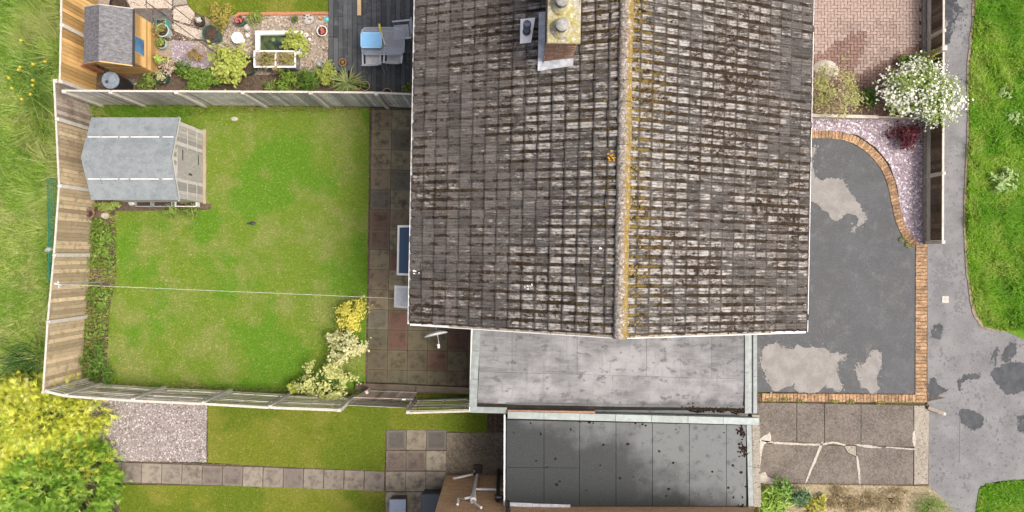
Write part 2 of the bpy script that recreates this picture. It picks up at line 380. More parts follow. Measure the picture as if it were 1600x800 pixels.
LAWN_LOW = [(325, 612), (735, 618), (762, 640), (760, 676), (602, 672), (601, 736), (412, 728), (325, 723)]
poly('lower_lawn', LAWN_LOW, -.06, .012, M['grass_low'])
LAWN_LOW2 = [(188, 757), (411, 760), (601, 767), (603, 960), (180, 960)]
poly('lower_lawn_strip', LAWN_LOW2, -.06, .012, M['grass_low'])
poly('soil_strip', [(120, 720), (190, 722), (188, 757), (180, 960), (120, 960)], -.06, .004, M['soil'])
poly('shaded_soil', [(735, 612), (830, 640), (830, 680), (762, 677)], -.06, .006, M['soil'])
# top neighbour's garden
TOPBED = [(150, -160), (520, -160), (520, 22), (650, 150), (650, 168), (146, 166), (150, 90)]
M['bed_gravel'] = rough_ground('garden_gravel_bed', [(.20, .165, .13), (.26, .22, .175), (.34, .29, .24), (.13, .1, .075)], 60, 1.6, .6)
poly('garden_gravel', [(150, -160), (520, -160), (520, 112), (380, 118), (300, 100), (150, 60)], -.06, .004, M['bed_gravel'])
poly('planting_bed', [(150, 60), (300, 100), (380, 118), (520, 112), (570, 140), (650, 150), (650, 168), (146, 166)], -.06, .002, M['soil'])
LAWN_TOP = [(286, -160), (516, -160), (516, 19), (452, 21), (372, 21), (330, 30), (302, 18), (290, 0)]
poly('upper_lawn', LAWN_TOP, -.06, .03, M['grass_low'])
# right side
M['tarmac'] = None
g = G('driveway_tarmac', .8, .3); p = g.pos(); a = g.noise(p, 26, 5, .85); b = g.noise(p, .8, 5); c = g.noise(p, 2.6, 5, .7)
k = g.mix(g.step(b, .36, .66), (.040, .045, .050), (.078, .084, .090)); k = g.mix(g.mul(g.step(c, .48, .74), .45), k, (.13, .135, .14)); k = g.mix(g.mul(g.step(a, .52, .66), .38), k, (.19, .195, .2)); k = g.mix(g.mul(g.step(a, .46, .36), .45), k, (.03, .031, .033))
g.col(k); g.bump(a, .5, .006); g.rough(g.step(b, .3, .7, .55, .9)); M['tarmac'] = g.m
g = G('pavement_tarmac', .8, .3); p = g.pos(); a = g.noise(p, 26, 5, .8); b = g.noise(p, 1.1, 5); c = g.noise(p, 9, 5, .75)
k = g.mix(g.step(b, .35, .65), (.125, .128, .133), (.17, .173, .178)); k = g.mix(g.mul(g.step(a, .5, .66), .6), k, (.235, .238, .243)); k = g.mix(g.mul(g.step(a, .46, .36), .6), k, (.07, .072, .077)); k = g.mix(g.mul(g.step(c, .575, .64), .85), k, (.06, .063, .069)); k = g.mix(g.mul(g.step(g.noise(p, 2.4, 5, .7), .52, .66), .5), k, (.095, .098, .105))
g.col(k); g.bump(a, .4, .005); M['pavement'] = g.m
g = G('dry_tarmac', .9, .2); p = g.pos(); a = g.noise(p, 28, 5, .85); b = g.noise(p, 3, 5)
k = g.mix(g.step(b, .35, .65), (.185, .18, .172), (.235, .23, .222)); k = g.mix(g.mul(g.step(a, .5, .66), .7), k, (.14, .136, .13)); g.col(k); g.bump(a, .3, .004); M['dry'] = g.m
g = G('wet_tarmac', .45, .06); p = g.pos(); a = g.noise(p, 60, 3, .7); b = g.noise(p, 4, 4)
g.col(g.mix(g.step(b, .3, .7), (.03, .034, .04), (.055, .062, .07))); g.rough(g.step(a, .3, .8, .3, .6)); g.bump(a, .15, .003); M['wet'] = g.m

DRIVE = [(1195, 205), (1265, 214), (1318, 218), (1350, 234), (1376, 258), (1392, 290), (1400, 325), (1412, 355), (1434, 388), (1434, 615), (1180, 612), (1150, 612), (1150, 205)]
drive = poly('driveway', DRIVE, -.06, .01, M['tarmac'])
DRY, WETS = [], []
def sub(pts, off, k): return [(off[0] + x / k, off[1] + y / k) for x, y in pts]
for pts in (sub([(30, 85), (62, 82), (95, 85), (80, 120), (85, 180), (110, 215), (190, 208), (230, 260), (270, 310), (285, 345), (308, 370), (295, 395), (270, 410), (245, 437), (238, 420), (265, 400), (270, 370), (240, 358), (215, 360), (170, 388), (130, 345), (85, 310), (30, 290)], (1240, 200), 2.667),
            sub([(75, 150), (95, 110), (150, 95), (190, 120), (250, 112), (340, 115), (435, 150), (395, 180), (400, 230), (405, 300), (150, 296), (100, 235), (80, 195)], (1160, 500), 2.667),
            sub([(480, 190), (510, 180), (545, 125), (575, 135), (580, 180), (560, 250), (575, 290), (545, 308), (525, 300), (490, 260), (470, 210)], (1160, 500), 2.667)):
    fp = fractal(pts); DRY.append(fp); poly('dry_patch', fp, .0102, .0142, M['dry'], drive, None)
fringe('dry_fleck', DRY, .0146, M['dry'], drive, 130, 2.6, 1.5); fringe('damp_fleck', DRY, .0162, M['tarmac'], drive, 90, 2.0, 1.3)
PAVE = [(1449, -160), (1524, -160), (1522, 0), (1512, 110), (1512, 200), (1507, 330), (1509, 400), (1518, 470), (1530, 500), (1562, 516), (1760, 524), (1760, 748), (1600, 749), (1560, 752), (1532, 760), (1524, 800), (1524, 960), (1480, 960), (1489, 800), (1470, 778), (1447, 762), (1449, 640), (1449, 380), (1449, 200)]
pavement = poly('pavement', PAVE, -.06, .0, M['pavement'])
wetspots = [[(1460, 508), (1470, 506), (1473, 515), (1466, 530), (1455, 522)], [(1452, 592), (1462, 592), (1466, 602), (1482, 609), (1470, 616), (1456, 623), (1450, 612)],
            [(1501, 640), (1512, 639), (1535, 650), (1537, 663), (1524, 672), (1506, 664), (1499, 650)], [(1550, 580), (1572, 568), (1597, 567), (1640, 575), (1640, 600), (1598, 611), (1578, 616), (1562, 608), (1552, 592)],
            [(1566, 556), (1574, 540), (1584, 535), (1588, 548), (1580, 563), (1570, 566)], [(1552, 550), (1560, 546), (1556, 566), (1549, 566)], [(1589, 655), (1600, 649), (1612, 660), (1602, 676), (1590, 670)],
            [(1499, 592), (1512, 584), (1530, 586), (1530, 591), (1514, 592), (1503, 598), (1500, 612), (1497, 606)], [(1472, -40), (1500, -40), (1498, 10), (1492, 40), (1484, 62), (1474, 68), (1473, 20)]]
for pts in wetspots: fp = fractal(pts, .2); WETS.append(fp); poly('puddle', fp, .0002, .0042, M['wet'], pavement, None)
fringe('puddle_fleck', WETS, .0062, M['wet'], pavement, 45, 2.4, 1.3)
M['damp'] = plain('damp_tarmac', (.075, .08, .09), .55, .4, .3, 30)
mb = MB(); q = random.Random(3)
for (cx, cy, sx, sy, n) in ((1468, 445, 12, 32, 55), (1492, 418, 9, 12, 25), (1505, 440, 5, 20, 22), (1492, 480, 8, 6, 10), (1504, 25, 8, 26, 22), (1490, 30, 12, 20, 25), (1508, 60, 5, 22, 16), (1470, 735, 12, 20, 16), (1510, 750, 10, 12, 12), (1455, 700, 4, 30, 14), (1460, 520, 8, 8, 6), (1578, 660, 24, 24, 30), (1514, 745, 6, 5, 8), (1478, 425, 10, 30, 45), (1500, 470, 10, 14, 25), (1475, 560, 18, 14, 18), (1540, 560, 20, 14, 20), (1570, 700, 20, 20, 18), (1520, 620, 25, 20, 16)):
    for i in range(n):
        x, y = q.gauss(cx, sx * .6), q.gauss(cy, sy * .6); r0 = q.uniform(.5, 3.2); e = q.uniform(.5, 1.6); m = 7
        pts = [W(x + r0 * q.uniform(.4, 1.3) * math.cos(6.283 * j / m), y + r0 * e * q.uniform(.4, 1.3) * math.sin(6.283 * j / m)) for j in range(m)]
        if not (1450 < x < 1600): continue
        zz = .0045 + (len(mb.v) % 97) * 1e-5; mb.add([(v.x, v.y, zz) for v in pts], [tuple(range(m - 1, -1, -1))])
o = mb.build('damp_speckle', M['damp'], pavement); o['kind'] = 'stuff'
# joint in the pavement, with its drain lid
jm = MB().bar(W(1500, 640, .003), W(1499, 722, .003), .012, .006).build('tar_joint', M['damp'], pavement)
VERGE = [(1526, -160), (1524, 0), (1514, 110), (1514, 200), (1509, 330), (1511, 400), (1520, 470), (1532, 500), (1564, 515), (1760, 522), (1760, -160)]
poly('verge', jag(VERGE, .9, 10), -.06, .022, M['grass_verge'])
VERGE2 = [(1526, 960), (1526, 802), (1534, 762), (1562, 754), (1602, 751), (1760, 750), (1760, 960)]
poly('verge_corner', jag(VERGE2, .9, 10), -.06, .022, M['grass_verge'])
M['verge_dirt'] = rough_ground('verge_edge_dirt', [(.16, .12, .08), (.24, .19, .13), (.30, .25, .18), (.1, .075, .05)], 50, 3, .8)
e1 = [(1522, -160), (1520, 0), (1511, 110), (1511, 200), (1506, 330), (1508, 400), (1516, 470), (1528, 502), (1562, 518), (1760, 527)]
ed = poly('verge_edge', jag([(x, y) for x, y in e1] + [(x + 5, y - 2) for x, y in e1[::-1]], .5, 8), -.06, .02, M['verge_dirt'])
SLATE = [(1150, 176), (1444, 184), (1446, 380), (1434, 384), (1420, 366), (1408, 330), (1402, 292), (1390, 256), (1368, 230), (1340, 211), (1310, 205), (1150, 203)]
M['slate_bed'] = rough_ground('slate_bed', [(.20, .165, .19), (.26, .22, .25), (.34, .3, .33), (.13, .1, .12)], 60, 2, .6)
poly('slate_bed', SLATE, -.06, .012, M['slate_bed'])
M['old_concrete'] = rough_ground('old_concrete', [(.088, .078, .068), (.135, .12, .105), (.175, .16, .14), (.06, .05, .038)], 60, 1.1, .5, fleck=((.05, .043, .036), 16, .69))
M['pale_concrete'] = rough_ground('pale_concrete', [(.20, .18, .15), (.25, .23, .19), (.31, .29, .25), (.13, .115, .09)], 50, 1.4, .4, fleck=((.06, .05, .045), 15, .64))
M['mortar_white'] = rough_ground('mortar_repair', [(.30, .28, .245), (.37, .35, .315), (.44, .42, .385), (.15, .13, .10)], 60, 2, .4)
cd = poly('concrete_drive', [(1150, 628), (1452, 632), (1451, 762), (1150, 758)], -.06, .002, M['soil'])
for pts in ([(1150, 629), (1244.5, 630), (1244.5, 690), (1150, 690)], [(1245.5, 630), (1287.5, 631), (1288, 693), (1245.5, 690.5)], [(1288.6, 631), (1345, 632), (1345, 695), (1289, 693.5)], [(1345.8, 632), (1427, 634), (1428, 698), (1345.8, 695.5)],
            [(1150, 692), (1281, 696), (1259, 755), (1150, 753)], [(1283, 696), (1318, 697), (1324, 708), (1338, 715), (1342, 756), (1261, 755)], [(1338, 697), (1427, 701), (1427, 757), (1343, 756), (1339, 715)]):
    poly('concrete_slab', pts, .002, .028 + random.uniform(-.003, .004), M['old_concrete'], cd, None)
poly('concrete_slab', [(1428.5, 634), (1444, 634), (1452, 643), (1450, 756), (1428.5, 757)], .002, .034, M['pale_concrete'], cd, None)
poly('concrete_slab', [(1319, 697), (1337, 697), (1338, 713), (1325, 707)], .002, .031, M['pale_concrete'], cd, None)
for pts in ([(1190, 688), (1210, 690), (1245, 692), (1283, 693), (1300, 690), (1320, 694), (1318, 696), (1300, 693), (1284, 696), (1240, 695), (1200, 692)], [(1335, 694), (1360, 696), (1376, 699), (1374, 700), (1350, 699)], [(1388, 698), (1427, 701), (1427, 702.5), (1388, 700)],
            [(1281, 696), (1285, 696), (1263, 748), (1260, 749)], [(1338, 716), (1341, 716), (1345, 752), (1342, 753)], [(1426, 676), (1430, 674), (1431, 692), (1428, 697), (1426, 690)],
            [(1200, 678), (1203, 676), (1205, 688), (1196, 693), (1192, 700), (1187, 730), (1186, 690)], [(1196, 738), (1200, 745), (1214, 752), (1206, 756), (1188, 754), (1188, 742)]):
    poly('mortar_line', jag(pts, .3, 6), .026, .0365, M['mortar_white'], cd, None)
FRONTBED = [(1150, 755), (1452, 760), (1474, 780), (1491, 802), (1484, 960), (1150, 960)]
M['dry_bed'] = rough_ground('dry_bed', [(.19, .15, .09), (.25, .21, .13), (.31, .28, .19), (.1, .07, .045)], 30, 1.6, .9)
poly('front_bed', FRONTBED, -.06, .004, M['dry_bed'])

# lawns' blades, gravel, slate, loose stone
blades('lawn_grass', LAWN, M['grass_own'], 800, .04, .013, 1.1, .008)
blades('bed_grass', [(146, 314), (181, 331), (183, 430), (173, 480), (166, 601), (128, 597), (136, 495), (145, 398)], M['grass_own'], 420, .16, .013, .9, .004)
blades('lower_lawn_grass', LAWN_LOW, M['grass_low'], 800, .04, .012, 1.1, .008)
blades('lower_strip_grass', LAWN_LOW2, M['grass_low'], 700, .04, .012, 1.1, .008)
blades('upper_lawn_grass', LAWN_TOP, M['grass_low'], 700, .04, .012, 1.1, .026)
blades('field_grass', FIELD, M['grass_field'], 700, .12, .013, 1.1, .0)
blades('long_field_grass', [(28, -160), (152, -160), (148, 90), (146, 205), (150, 299), (143, 398), (134, 495), (128, 580), (60, 560), (72, 420), (40, 330), (24, 200), (30, 60)], M['grass_field'], 1500, .42, .014, .9, .0, clump=1.9)
blades('pale_field_grass', [(20, -160), (150, -160), (146, 90), (142, 205), (146, 299), (140, 398), (132, 470), (80, 470), (60, 330), (30, 200), (30, 60)], M['grass_pale'], 420, .55, .02, 1.1, .0, clump=2.6)
blades('field_tussock', [(-60, 60), (60, 60), (60, 560), (-60, 560)], M['grass_pale'], 220, .2, .018, 1.1, .0, clump=3.1)
blades('verge_grass', VERGE, M['grass_verge'], 1000, .10, .014, 1.1, .02)
blades('verge_tall_grass', VERGE, M['grass_verge'], 900, .24, .015, .9, .02, clump=2.4)
blades('verge_corner_grass', VERGE2, M['grass_verge'], 1100, .12, .014, 1.0, .02)
M['pebble_pink'] = pebble('pink_gravel', [(.225, .20, .195), (.31, .285, .285), (.15, .125, .118), (.36, .335, .335), (.25, .215, .21), (.44, .42, .42), (.095, .078, .072)])
M['pebble_buff'] = pebble('buff_gravel', [(.27, .215, .16), (.19, .145, .105), (.36, .31, .255), (.10, .075, .055), (.44, .40, .35), (.22, .18, .15)])
M['pebble_slate'] = pebble('purple_slate', [(.20, .16, .195), (.32, .28, .325), (.13, .1, .125), (.46, .42, .46), (.25, .2, .24), (.58, .55, .58)])
stones('pink_gravel', GRAVEL_LOW, M['pebble_pink'], 650, .030, .006)
stones('buff_gravel', [(372, 24), (515, 24), (515, 112), (380, 118), (330, 90), (335, 40)], M['pebble_buff'], 550, .032, .004)
stones('buff_gravel_path', [(190, -40), (290, -40), (300, 20), (345, 45), (330, 95), (300, 90), (262, 62), (200, 20)], M['pebble_buff'], 350, .032, .004)
stones('slate_chippings', SLATE, M['pebble_slate'], 520, .036, .012)
stones('bed_litter', FRONTBED, M['pebble_buff'], 160, .022, .004)

# ------------------------------------------------------------------ paving slabs
def slab_mesh(name, mat, w, d=.05): return MB().box((0, 0, -d / 2), (w, w, d), ch=.006).mesh(name, mat)
M['slab_patio'] = slab_mat('patio_slab', [(.165, .145, .095), (.115, .068, .05), (.095, .088, .068), (.18, .16, .105), (.15, .122, .08), (.11, .075, .055)], (.20, .185, .125), (.045, .038, .026), .25, .9)
M['slab_wet'] = slab_mat('damp_patio_slab', [(.095, .082, .052), (.08, .068, .045), (.095, .052, .04), (.08, .075, .05), (.10, .088, .056)], (.125, .108, .066), (.034, .028, .018), .3, .85)
M['slab_path'] = slab_mat('path_slab', [(.21, .185, .15), (.17, .15, .13), (.22, .195, .16), (.14, .12, .105), (.12, .07, .06), (.19, .17, .14)], (.25, .225, .18), (.075, .06, .048), .2, .85)
pu = Vector((math.cos(THETA), math.sin(THETA), 0)); pv = Vector((math.sin(THETA), -math.cos(THETA), 0))
PO = W(613, 172)
patio = poly('patio', [tuple((PO + pu * a + pv * b).xy) for a, b in ((-.72, -.05), (2.2, -.05), (2.2, 6.0), (2.9, 6.0), (2.9, 8.62), (-.72, 8.62))], -.06, .008, M['soil'], px=False)
ma, mw = slab_mesh('paving_slab', M['slab_patio'], .6), slab_mesh('damp_slab', M['slab_wet'], .6)
for r_ in range(14):
    for c_ in range(-1, 5):
        if r_ < 10 and c_ > 2: continue
        ctr = PO + pu * (.61 * c_ + .305) + pv * (.61 * r_ + .305)
        damp = (r_ >= 9 and c_ >= 0) or r_ >= 11
        inst('paving_slab', mw if damp else ma, patio, (ctr.x, ctr.y, .036 + random.uniform(-.004, .004)), (random.gauss(0, .004), random.gauss(0, .004), THETA + random.gauss(0, .004)))
path = poly('garden_path', [(160, 720), (190, 720), (411, 727), (602, 735), (602, 768), (411, 760), (190, 756), (160, 756)], -.06, .006, M['soil'])
mp = slab_mesh('path_slab', M['slab_path'], .595); A0, A1 = W(206, 738), W(585, 751)
for i in range(-1, 13):
    t = i / 12; c_ = A0.lerp(A1, t); inst('paving_slab', mp, path, (c_.x, c_.y, .036 + random.uniform(-.004, .004)), (random.gauss(0, .004), random.gauss(0, .004), R(-2) + random.gauss(0, .008)))
M['slab_sq'] = slab_mat('square_slab', [(.24, .215, .165), (.14, .11, .09), (.26, .235, .18), (.085, .082, .075), (.20, .175, .13)], (.28, .255, .195), (.07, .057, .045), .25, .9)
sq = poly('slab_terrace', [(602, 669), (698, 670), (698, 960), (600, 960)], -.06, .01, M['soil'])
ms = slab_mesh('terrace_slab', M['slab_sq'], .6); S0 = W(619.5, 687)
for r_ in range(7):
    for c_ in range(3):
        inst('paving_slab', ms, sq, (S0.x + .612 * c_ - .01 * r_, S0.y - .632 * r_, .038 + random.uniform(-.004, .004)), (random.gauss(0, .005), random.gauss(0, .005), random.gauss(0, .006)))
M['yard'] = rough_ground('yard_concrete', [(.10, .085, .062), (.14, .12, .09), (.19, .165, .125), (.065, .052, .04)], 45, 1.3, .5)
poly('yard', [(698.5, 676), (795, 676), (795, 760), (696, 760)], -.06, .03, M['yard'])
# upper garden stepping slabs of set pebbles
M['pebble_slab'] = rough_ground('pebble_slab', [(.34, .29, .23), (.4, .35, .29), (.5, .45, .39), (.22, .18, .14)], 70, 2, .7)
M['slate_slab'] = rough_ground('dark_slab', [(.09, .085, .08), (.12, .11, .1), (.15, .14, .13), (.07, .06, .05)], 40, 2, .3)
cz = poly('stepping_path', [(180, -80), (300, -80), (322, 40), (316, 64), (262, 64), (180, 20)], -.06, .006, M['soil'])
for pts, mt in (([(192, -30), (226, -30), (228, 13), (206, 13), (194, 8)], 'pebble_slab'), ([(228, -30), (268, -30), (268, 13), (230, 13)], 'pebble_slab'), ([(207, 15), (238, 15), (239, 46), (209, 46)], 'slate_slab'), ([(240, 15), (268, 15), (268, 46), (241, 46)], 'slate_slab'),
                ([(271, -30), (290, -30), (292, 6), (271, 9)], 'pale_concrete'), ([(271, 12), (293, 8), (304, 20), (300, 30), (296, 38), (271, 30)], 'pebble_slab'), ([(271, 33), (296, 42), (318, 48), (322, 62), (300, 60), (272, 48)], 'pebble_slab')):
    poly('stone_slab', pts, .006, .036, M[mt], cz, None)
stones('path_pebbles', [(192, -30), (268, -30), (268, 13), (192, 10)], M['pebble_buff'], 400, .024, .034)
stones('path_pebbles', [(271, 12), (293, 8), (318, 48), (322, 62), (271, 46)], M['pebble_buff'], 400, .024, .034)

# driveway brick edging: each brick its own piece
edging = poly('brick_edging', jag([(1190, 614), (1446, 615), (1446, 628), (1190, 628)], 0.01, 2), -.06, .003, M['soil'])
bk = MB().box((0, 0, 0), (.098, .235, .07), ch=.006).mesh('edging_brick', M['brick_pave'])
bk2 = MB().box((0, 0, 0), (.20, .098, .07), ch=.006).mesh('edging_brick_flat', M['brick_pave'])
def brick(loc, rz, me=bk): inst('brick', me, edging, (loc.x, loc.y, .0 + random.uniform(-.003, .003)), (random.gauss(0, .012), random.gauss(0, .012), rz + random.gauss(0, .015)))
curve = smooth_pts([(1188, 208), (1262, 210), (1300, 211), (1330, 217), (1355, 232), (1377, 255), (1391, 284), (1398, 315), (1404, 342), (1414, 364), (1431, 384)], 14)
acc = 0; last = None
for a_, b_ in zip(curve[:-1], curve[1:]):
    pa, pb = W(*a_), W(*b_); L = (pb - pa).length; d = (pb - pa).normalized()
    while acc < L:
        brick(pa + d * acc, math.atan2(d.y, d.x)); acc += .106
    acc -= L
y = 383.0
while y < 628:
    x0 = 1435.2 - (y - 383) * .004
    brick(W(x0, y + 1), 0, bk2)
    q_ = inst('brick', bk2, edging, (W(x0 + 10.4, y + 1)).to_tuple(), (0, 0, random.gauss(0, .015)), (.98, 1, 1)) if False else brick(W(x0 + 7.6, y + 1), 0, bk2)
    y += 5.5
x = 1193.0
while x < 1430:
    brick(W(x, 620.5 + (x - 1190) * .008), R(0)); x += 5.45

# neighbour's herringbone block paving: the nearest 300 blocks single, the others joined
M['block'] = plain('paving_block', (.29, .225, .195), .85, .2, .3, 25, (.2, .14, .115), .3)
M['block_damp'] = plain('damp_paving_block', (.165, .10, .08), .6, .3, .3, 25, (.12, .08, .065), .3)
bp = poly('block_paving', [(1150, -160), (1441, -160), (1443, 178), (1150, 174)], -.06, -.012, M['soil'])
bl = MB().box((0, 0, 0), (.192, .092, .05), ch=.006)
bmd, bmw = bl.mesh('block', M['block']), bl.mesh('damp_block', M['block_damp'])
DAMP = [[W(a, b).xy for a, b in sub(pts, (1240, 0), 3.333)] for pts in ([(150, 275), (270, 190), (350, 150), (380, 180), (360, 260), (340, 330), (300, 400), (100, 400), (90, 300)], [(300, 400), (400, 360), (500, 300), (640, 240), (700, 200), (700, 600), (80, 600), (80, 430)])]
allb = []
X0, Y0 = W(1262, 172).xy; p_ = .1
for i in range(-6, 40):
    for j in range(-2, 60):
        # herringbone of 2:1 blocks on a 0.1 m grid
        k_ = (i - j) % 4
        if k_ == 0: c_, rot = (X0 + (i + 1) * p_, Y0 + (j + .5) * p_), 0
        elif k_ == 2: c_, rot = (X0 + (i + .5) * p_, Y0 + (j) * p_), 1
        else: continue
        if c_[0] < X0 - .2 or c_[0] > W(1440, 0).x: continue
        allb.append((c_, rot))
allb.sort(key=lambda b: max(abs(b[0][1] - 5.5) * .6, abs(b[0][0] - 10.8)))
rest = MB(); restd = MB()
for i, (c_, rot) in enumerate(allb):
    dm = any(in_poly(np.array([c_[0]]), np.array([c_[1]]), d)[0] for d in DAMP); z = random.uniform(-.006, .0)
    if i < 300: inst('paving_block', bmw if dm else bmd, bp, (c_[0], c_[1], z), (random.gauss(0, .008), random.gauss(0, .008), rot * math.pi / 2 + random.gauss(0, .008)))
    else: (restd if dm else rest).box((c_[0], c_[1], z), (.192, .092, .05), rot * math.pi / 2 + random.gauss(0, .008), ch=.005)
for b_, m_ in ((rest, 'block'), (restd, 'block_damp')):
    if b_.v: o = b_.build('paving_blocks', M[m_], bp); o['kind'] = 'stuff'

# ------------------------------------------------------------------ the semi-detached house
HX, HZE, HZR, HLEN = 4.62, 5.0, 6.9, 10.6        # half span to the eaves, eaves and ridge height, length
house = thing('semi_detached_house', 'semi-detached house with mossy grey-brown tiled gable roof and brick chimney', 'house', (2.25, -1.69, 0), THETA)
M['render'] = plain('wall_render', (.48, .44, .37), .9, .2, .15, 6, (.25, .22, .17), .3)
wall = MB()
for sx in (-1, 1): wall.box((sx * (HX - .42), HLEN / 2, 2.45), (.2, HLEN - .3, 4.9))
for yy in (.25, HLEN - .25):
    xs = HX - .52
    zt = lambda x: HZR - .16 - (HZR - HZE) * abs(x) / HX
    pts = [(-xs, 0), (xs, 0), (xs, zt(xs)), (0, zt(0)), (-xs, zt(xs))]
    vs_ = [(x, yy - .1, z) for x, z in pts] + [(x, yy + .1, z) for x, z in pts]; n = 5
    wall.add(vs_, [tuple(range(n)), tuple(range(2 * n - 1, n - 1, -1))] + [(i, n + i, n + (i + 1) % n, (i + 1) % n) for i in range(n)])
wall.build('wall', M['render'], house)
PITCH = math.atan2(HZR - HZE, HX); SL = math.hypot(HX, HZR - HZE); TW, NC = .205, 16; TG = SL / NC

g = G('concrete_roof_tile', .9, .2); q = g.sep(g.tc('Object', house)); lx, ly = q[0], q[1]
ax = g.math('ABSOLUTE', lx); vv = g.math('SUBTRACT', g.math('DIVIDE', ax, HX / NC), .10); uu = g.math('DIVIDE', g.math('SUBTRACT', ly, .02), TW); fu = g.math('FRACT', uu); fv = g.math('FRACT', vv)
right = g.step(lx, -.02, .02); tid = g.comb(g.math('FLOOR', uu), g.math('FLOOR', vv), right); rn = g.white(tid); p = g.comb(lx, ly, 0)
rn2 = g.white(g.comb(g.math('FLOOR', uu), g.add(g.math('FLOOR', vv), 71.3), right))
n1 = g.noise(p, .55, 4); n2 = g.noise(p, 5, 5, .75); n3 = g.noise(g.sc(p, (1, 1.5, 1)), 6.5, 6, .85); n4 = g.noise(p, 20, 5, .85); n5 = g.noise(g.sc(p, (.8, 3.4, 1)), 6, 5, .7)
near = g.step(ax, 3.6, .8)      # paler lichen high up on the left slope, all over on the right one
n6 = g.noise(g.sc(p, (.5, 7, 1)), 6, 4, .7); base = g.mix(g.step(g.add(g.mul(n4, .45), g.mul(n6, .55)), .38, .62), (.042, .038, .035), (.108, .101, .094)); base = g.mix(g.mul(g.step(n1, .42, .62), .35), base, (.13, .11, .095))
rr = g.add(.72, g.mul(rn2, .6)); base = g.mix(1, base, g.comb(rr, rr, rr), 'MULTIPLY')
amt = g.add(g.add(g.mul(near, .34), g.mul(right, g.add(.22, g.mul(near, -.16)))), g.add(g.mul(rn, .30), g.mul(g.math('SUBTRACT', n1, .5), 1.1)))
amt = g.add(amt, g.mul(g.math('SUBTRACT', n5, .5), 1.9)); amt = g.add(amt, g.mul(g.math('SUBTRACT', n2, .5), .8))
band = g.mul(g.step(fu, .26, .36), g.step(fu, .96, .86)); ends = g.mul(g.step(fv, .04, .22), g.step(fv, 1.0, .84)); line = g.math('SUBTRACT', 1.0, g.mul(g.mul(g.step(fu, .53, .57), g.step(fu, .63, .59)), .6))
pale = g.mul(g.mul(g.mul(g.step(amt, .30, .72), band), ends), line)
palecol = g.mix(g.step(g.add(g.mul(n4, .5), g.mul(n6, .5)), .36, .60), (.23, .222, .205), (.40, .39, .365))
k = g.mix(g.mul(pale, .95), base, palecol)
head = g.mul(g.step(fv, .09, .0), g.add(.40, g.mul(rn2, .35))); k = g.mix(head, k, (.025, .021, .018))  # dark line below each course edge: lap shadow painted into the tile colour
groove = g.add(g.mul(g.step(fu, .38, .18), g.step(fu, -.15, .05)), g.mul(g.step(fu, .88, 1.0), .7))
moss = g.step(g.add(g.add(n3, g.mul(groove, g.step(g.noise(p, 2.1, 5, .75), .38, .62, .03, .19))), g.add(g.mul(g.math('SUBTRACT', n1, .5), .55), g.add(g.mul(right, .05), g.mul(near, .03)))), .60, .67)
mosscol = g.mix(g.step(n2, .35, .65), (.015, .010, .006), (.046, .030, .016)); mosscol = g.mix(g.mul(g.mul(g.step(ax, 1.3, .1), g.step(n2, .40, .62)), g.add(.35, g.mul(right, .6))), mosscol, (.19, .135, .03))
k = g.mix(moss, k, mosscol)
fle = g.step(g.noise(p, 13, 4, .85), .69, .725); k = g.mix(fle, k, (.55, .53, .47))
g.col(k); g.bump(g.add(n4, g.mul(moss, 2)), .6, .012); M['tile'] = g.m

# one tile: cross-section along the ridge, with channel, two flat rolls and a nib line between
prof = [(0, .002), (.045, 0), (.058, .020), (.112, .022), (.118, .014), (.124, .022), (.186, .022), (.197, .006), (TW - .001, .004)]
def tile_geo():
    n = len(prof); L = TG + .06; vs_ = []
    for (d, lift) in ((0.0, 0.0), (L, .034)):
        for (u, c) in prof: vs_.append((d, u, c + lift))
    for (u, c) in prof: vs_.append((L, u, -.004))
    fs = [(i, n + i, n + i + 1, i + 1) for i in range(n - 1)] + [(n + i, 2 * n + i, 2 * n + i + 1, n + i + 1) for i in range(n - 1)]
    return vs_, fs
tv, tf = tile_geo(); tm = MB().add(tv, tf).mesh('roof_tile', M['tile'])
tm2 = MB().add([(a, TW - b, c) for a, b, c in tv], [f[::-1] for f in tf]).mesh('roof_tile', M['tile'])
moss_pts = []
M['moss'] = leafy('moss', [(.020, .012, .006), (.045, .028, .012), (.075, .05, .016)], 0.05, .95)
M['moss_gold'] = leafy('golden_moss', [(.10, .065, .012), (.2, .14, .025), (.32, .25, .06)], 0.05, .95)
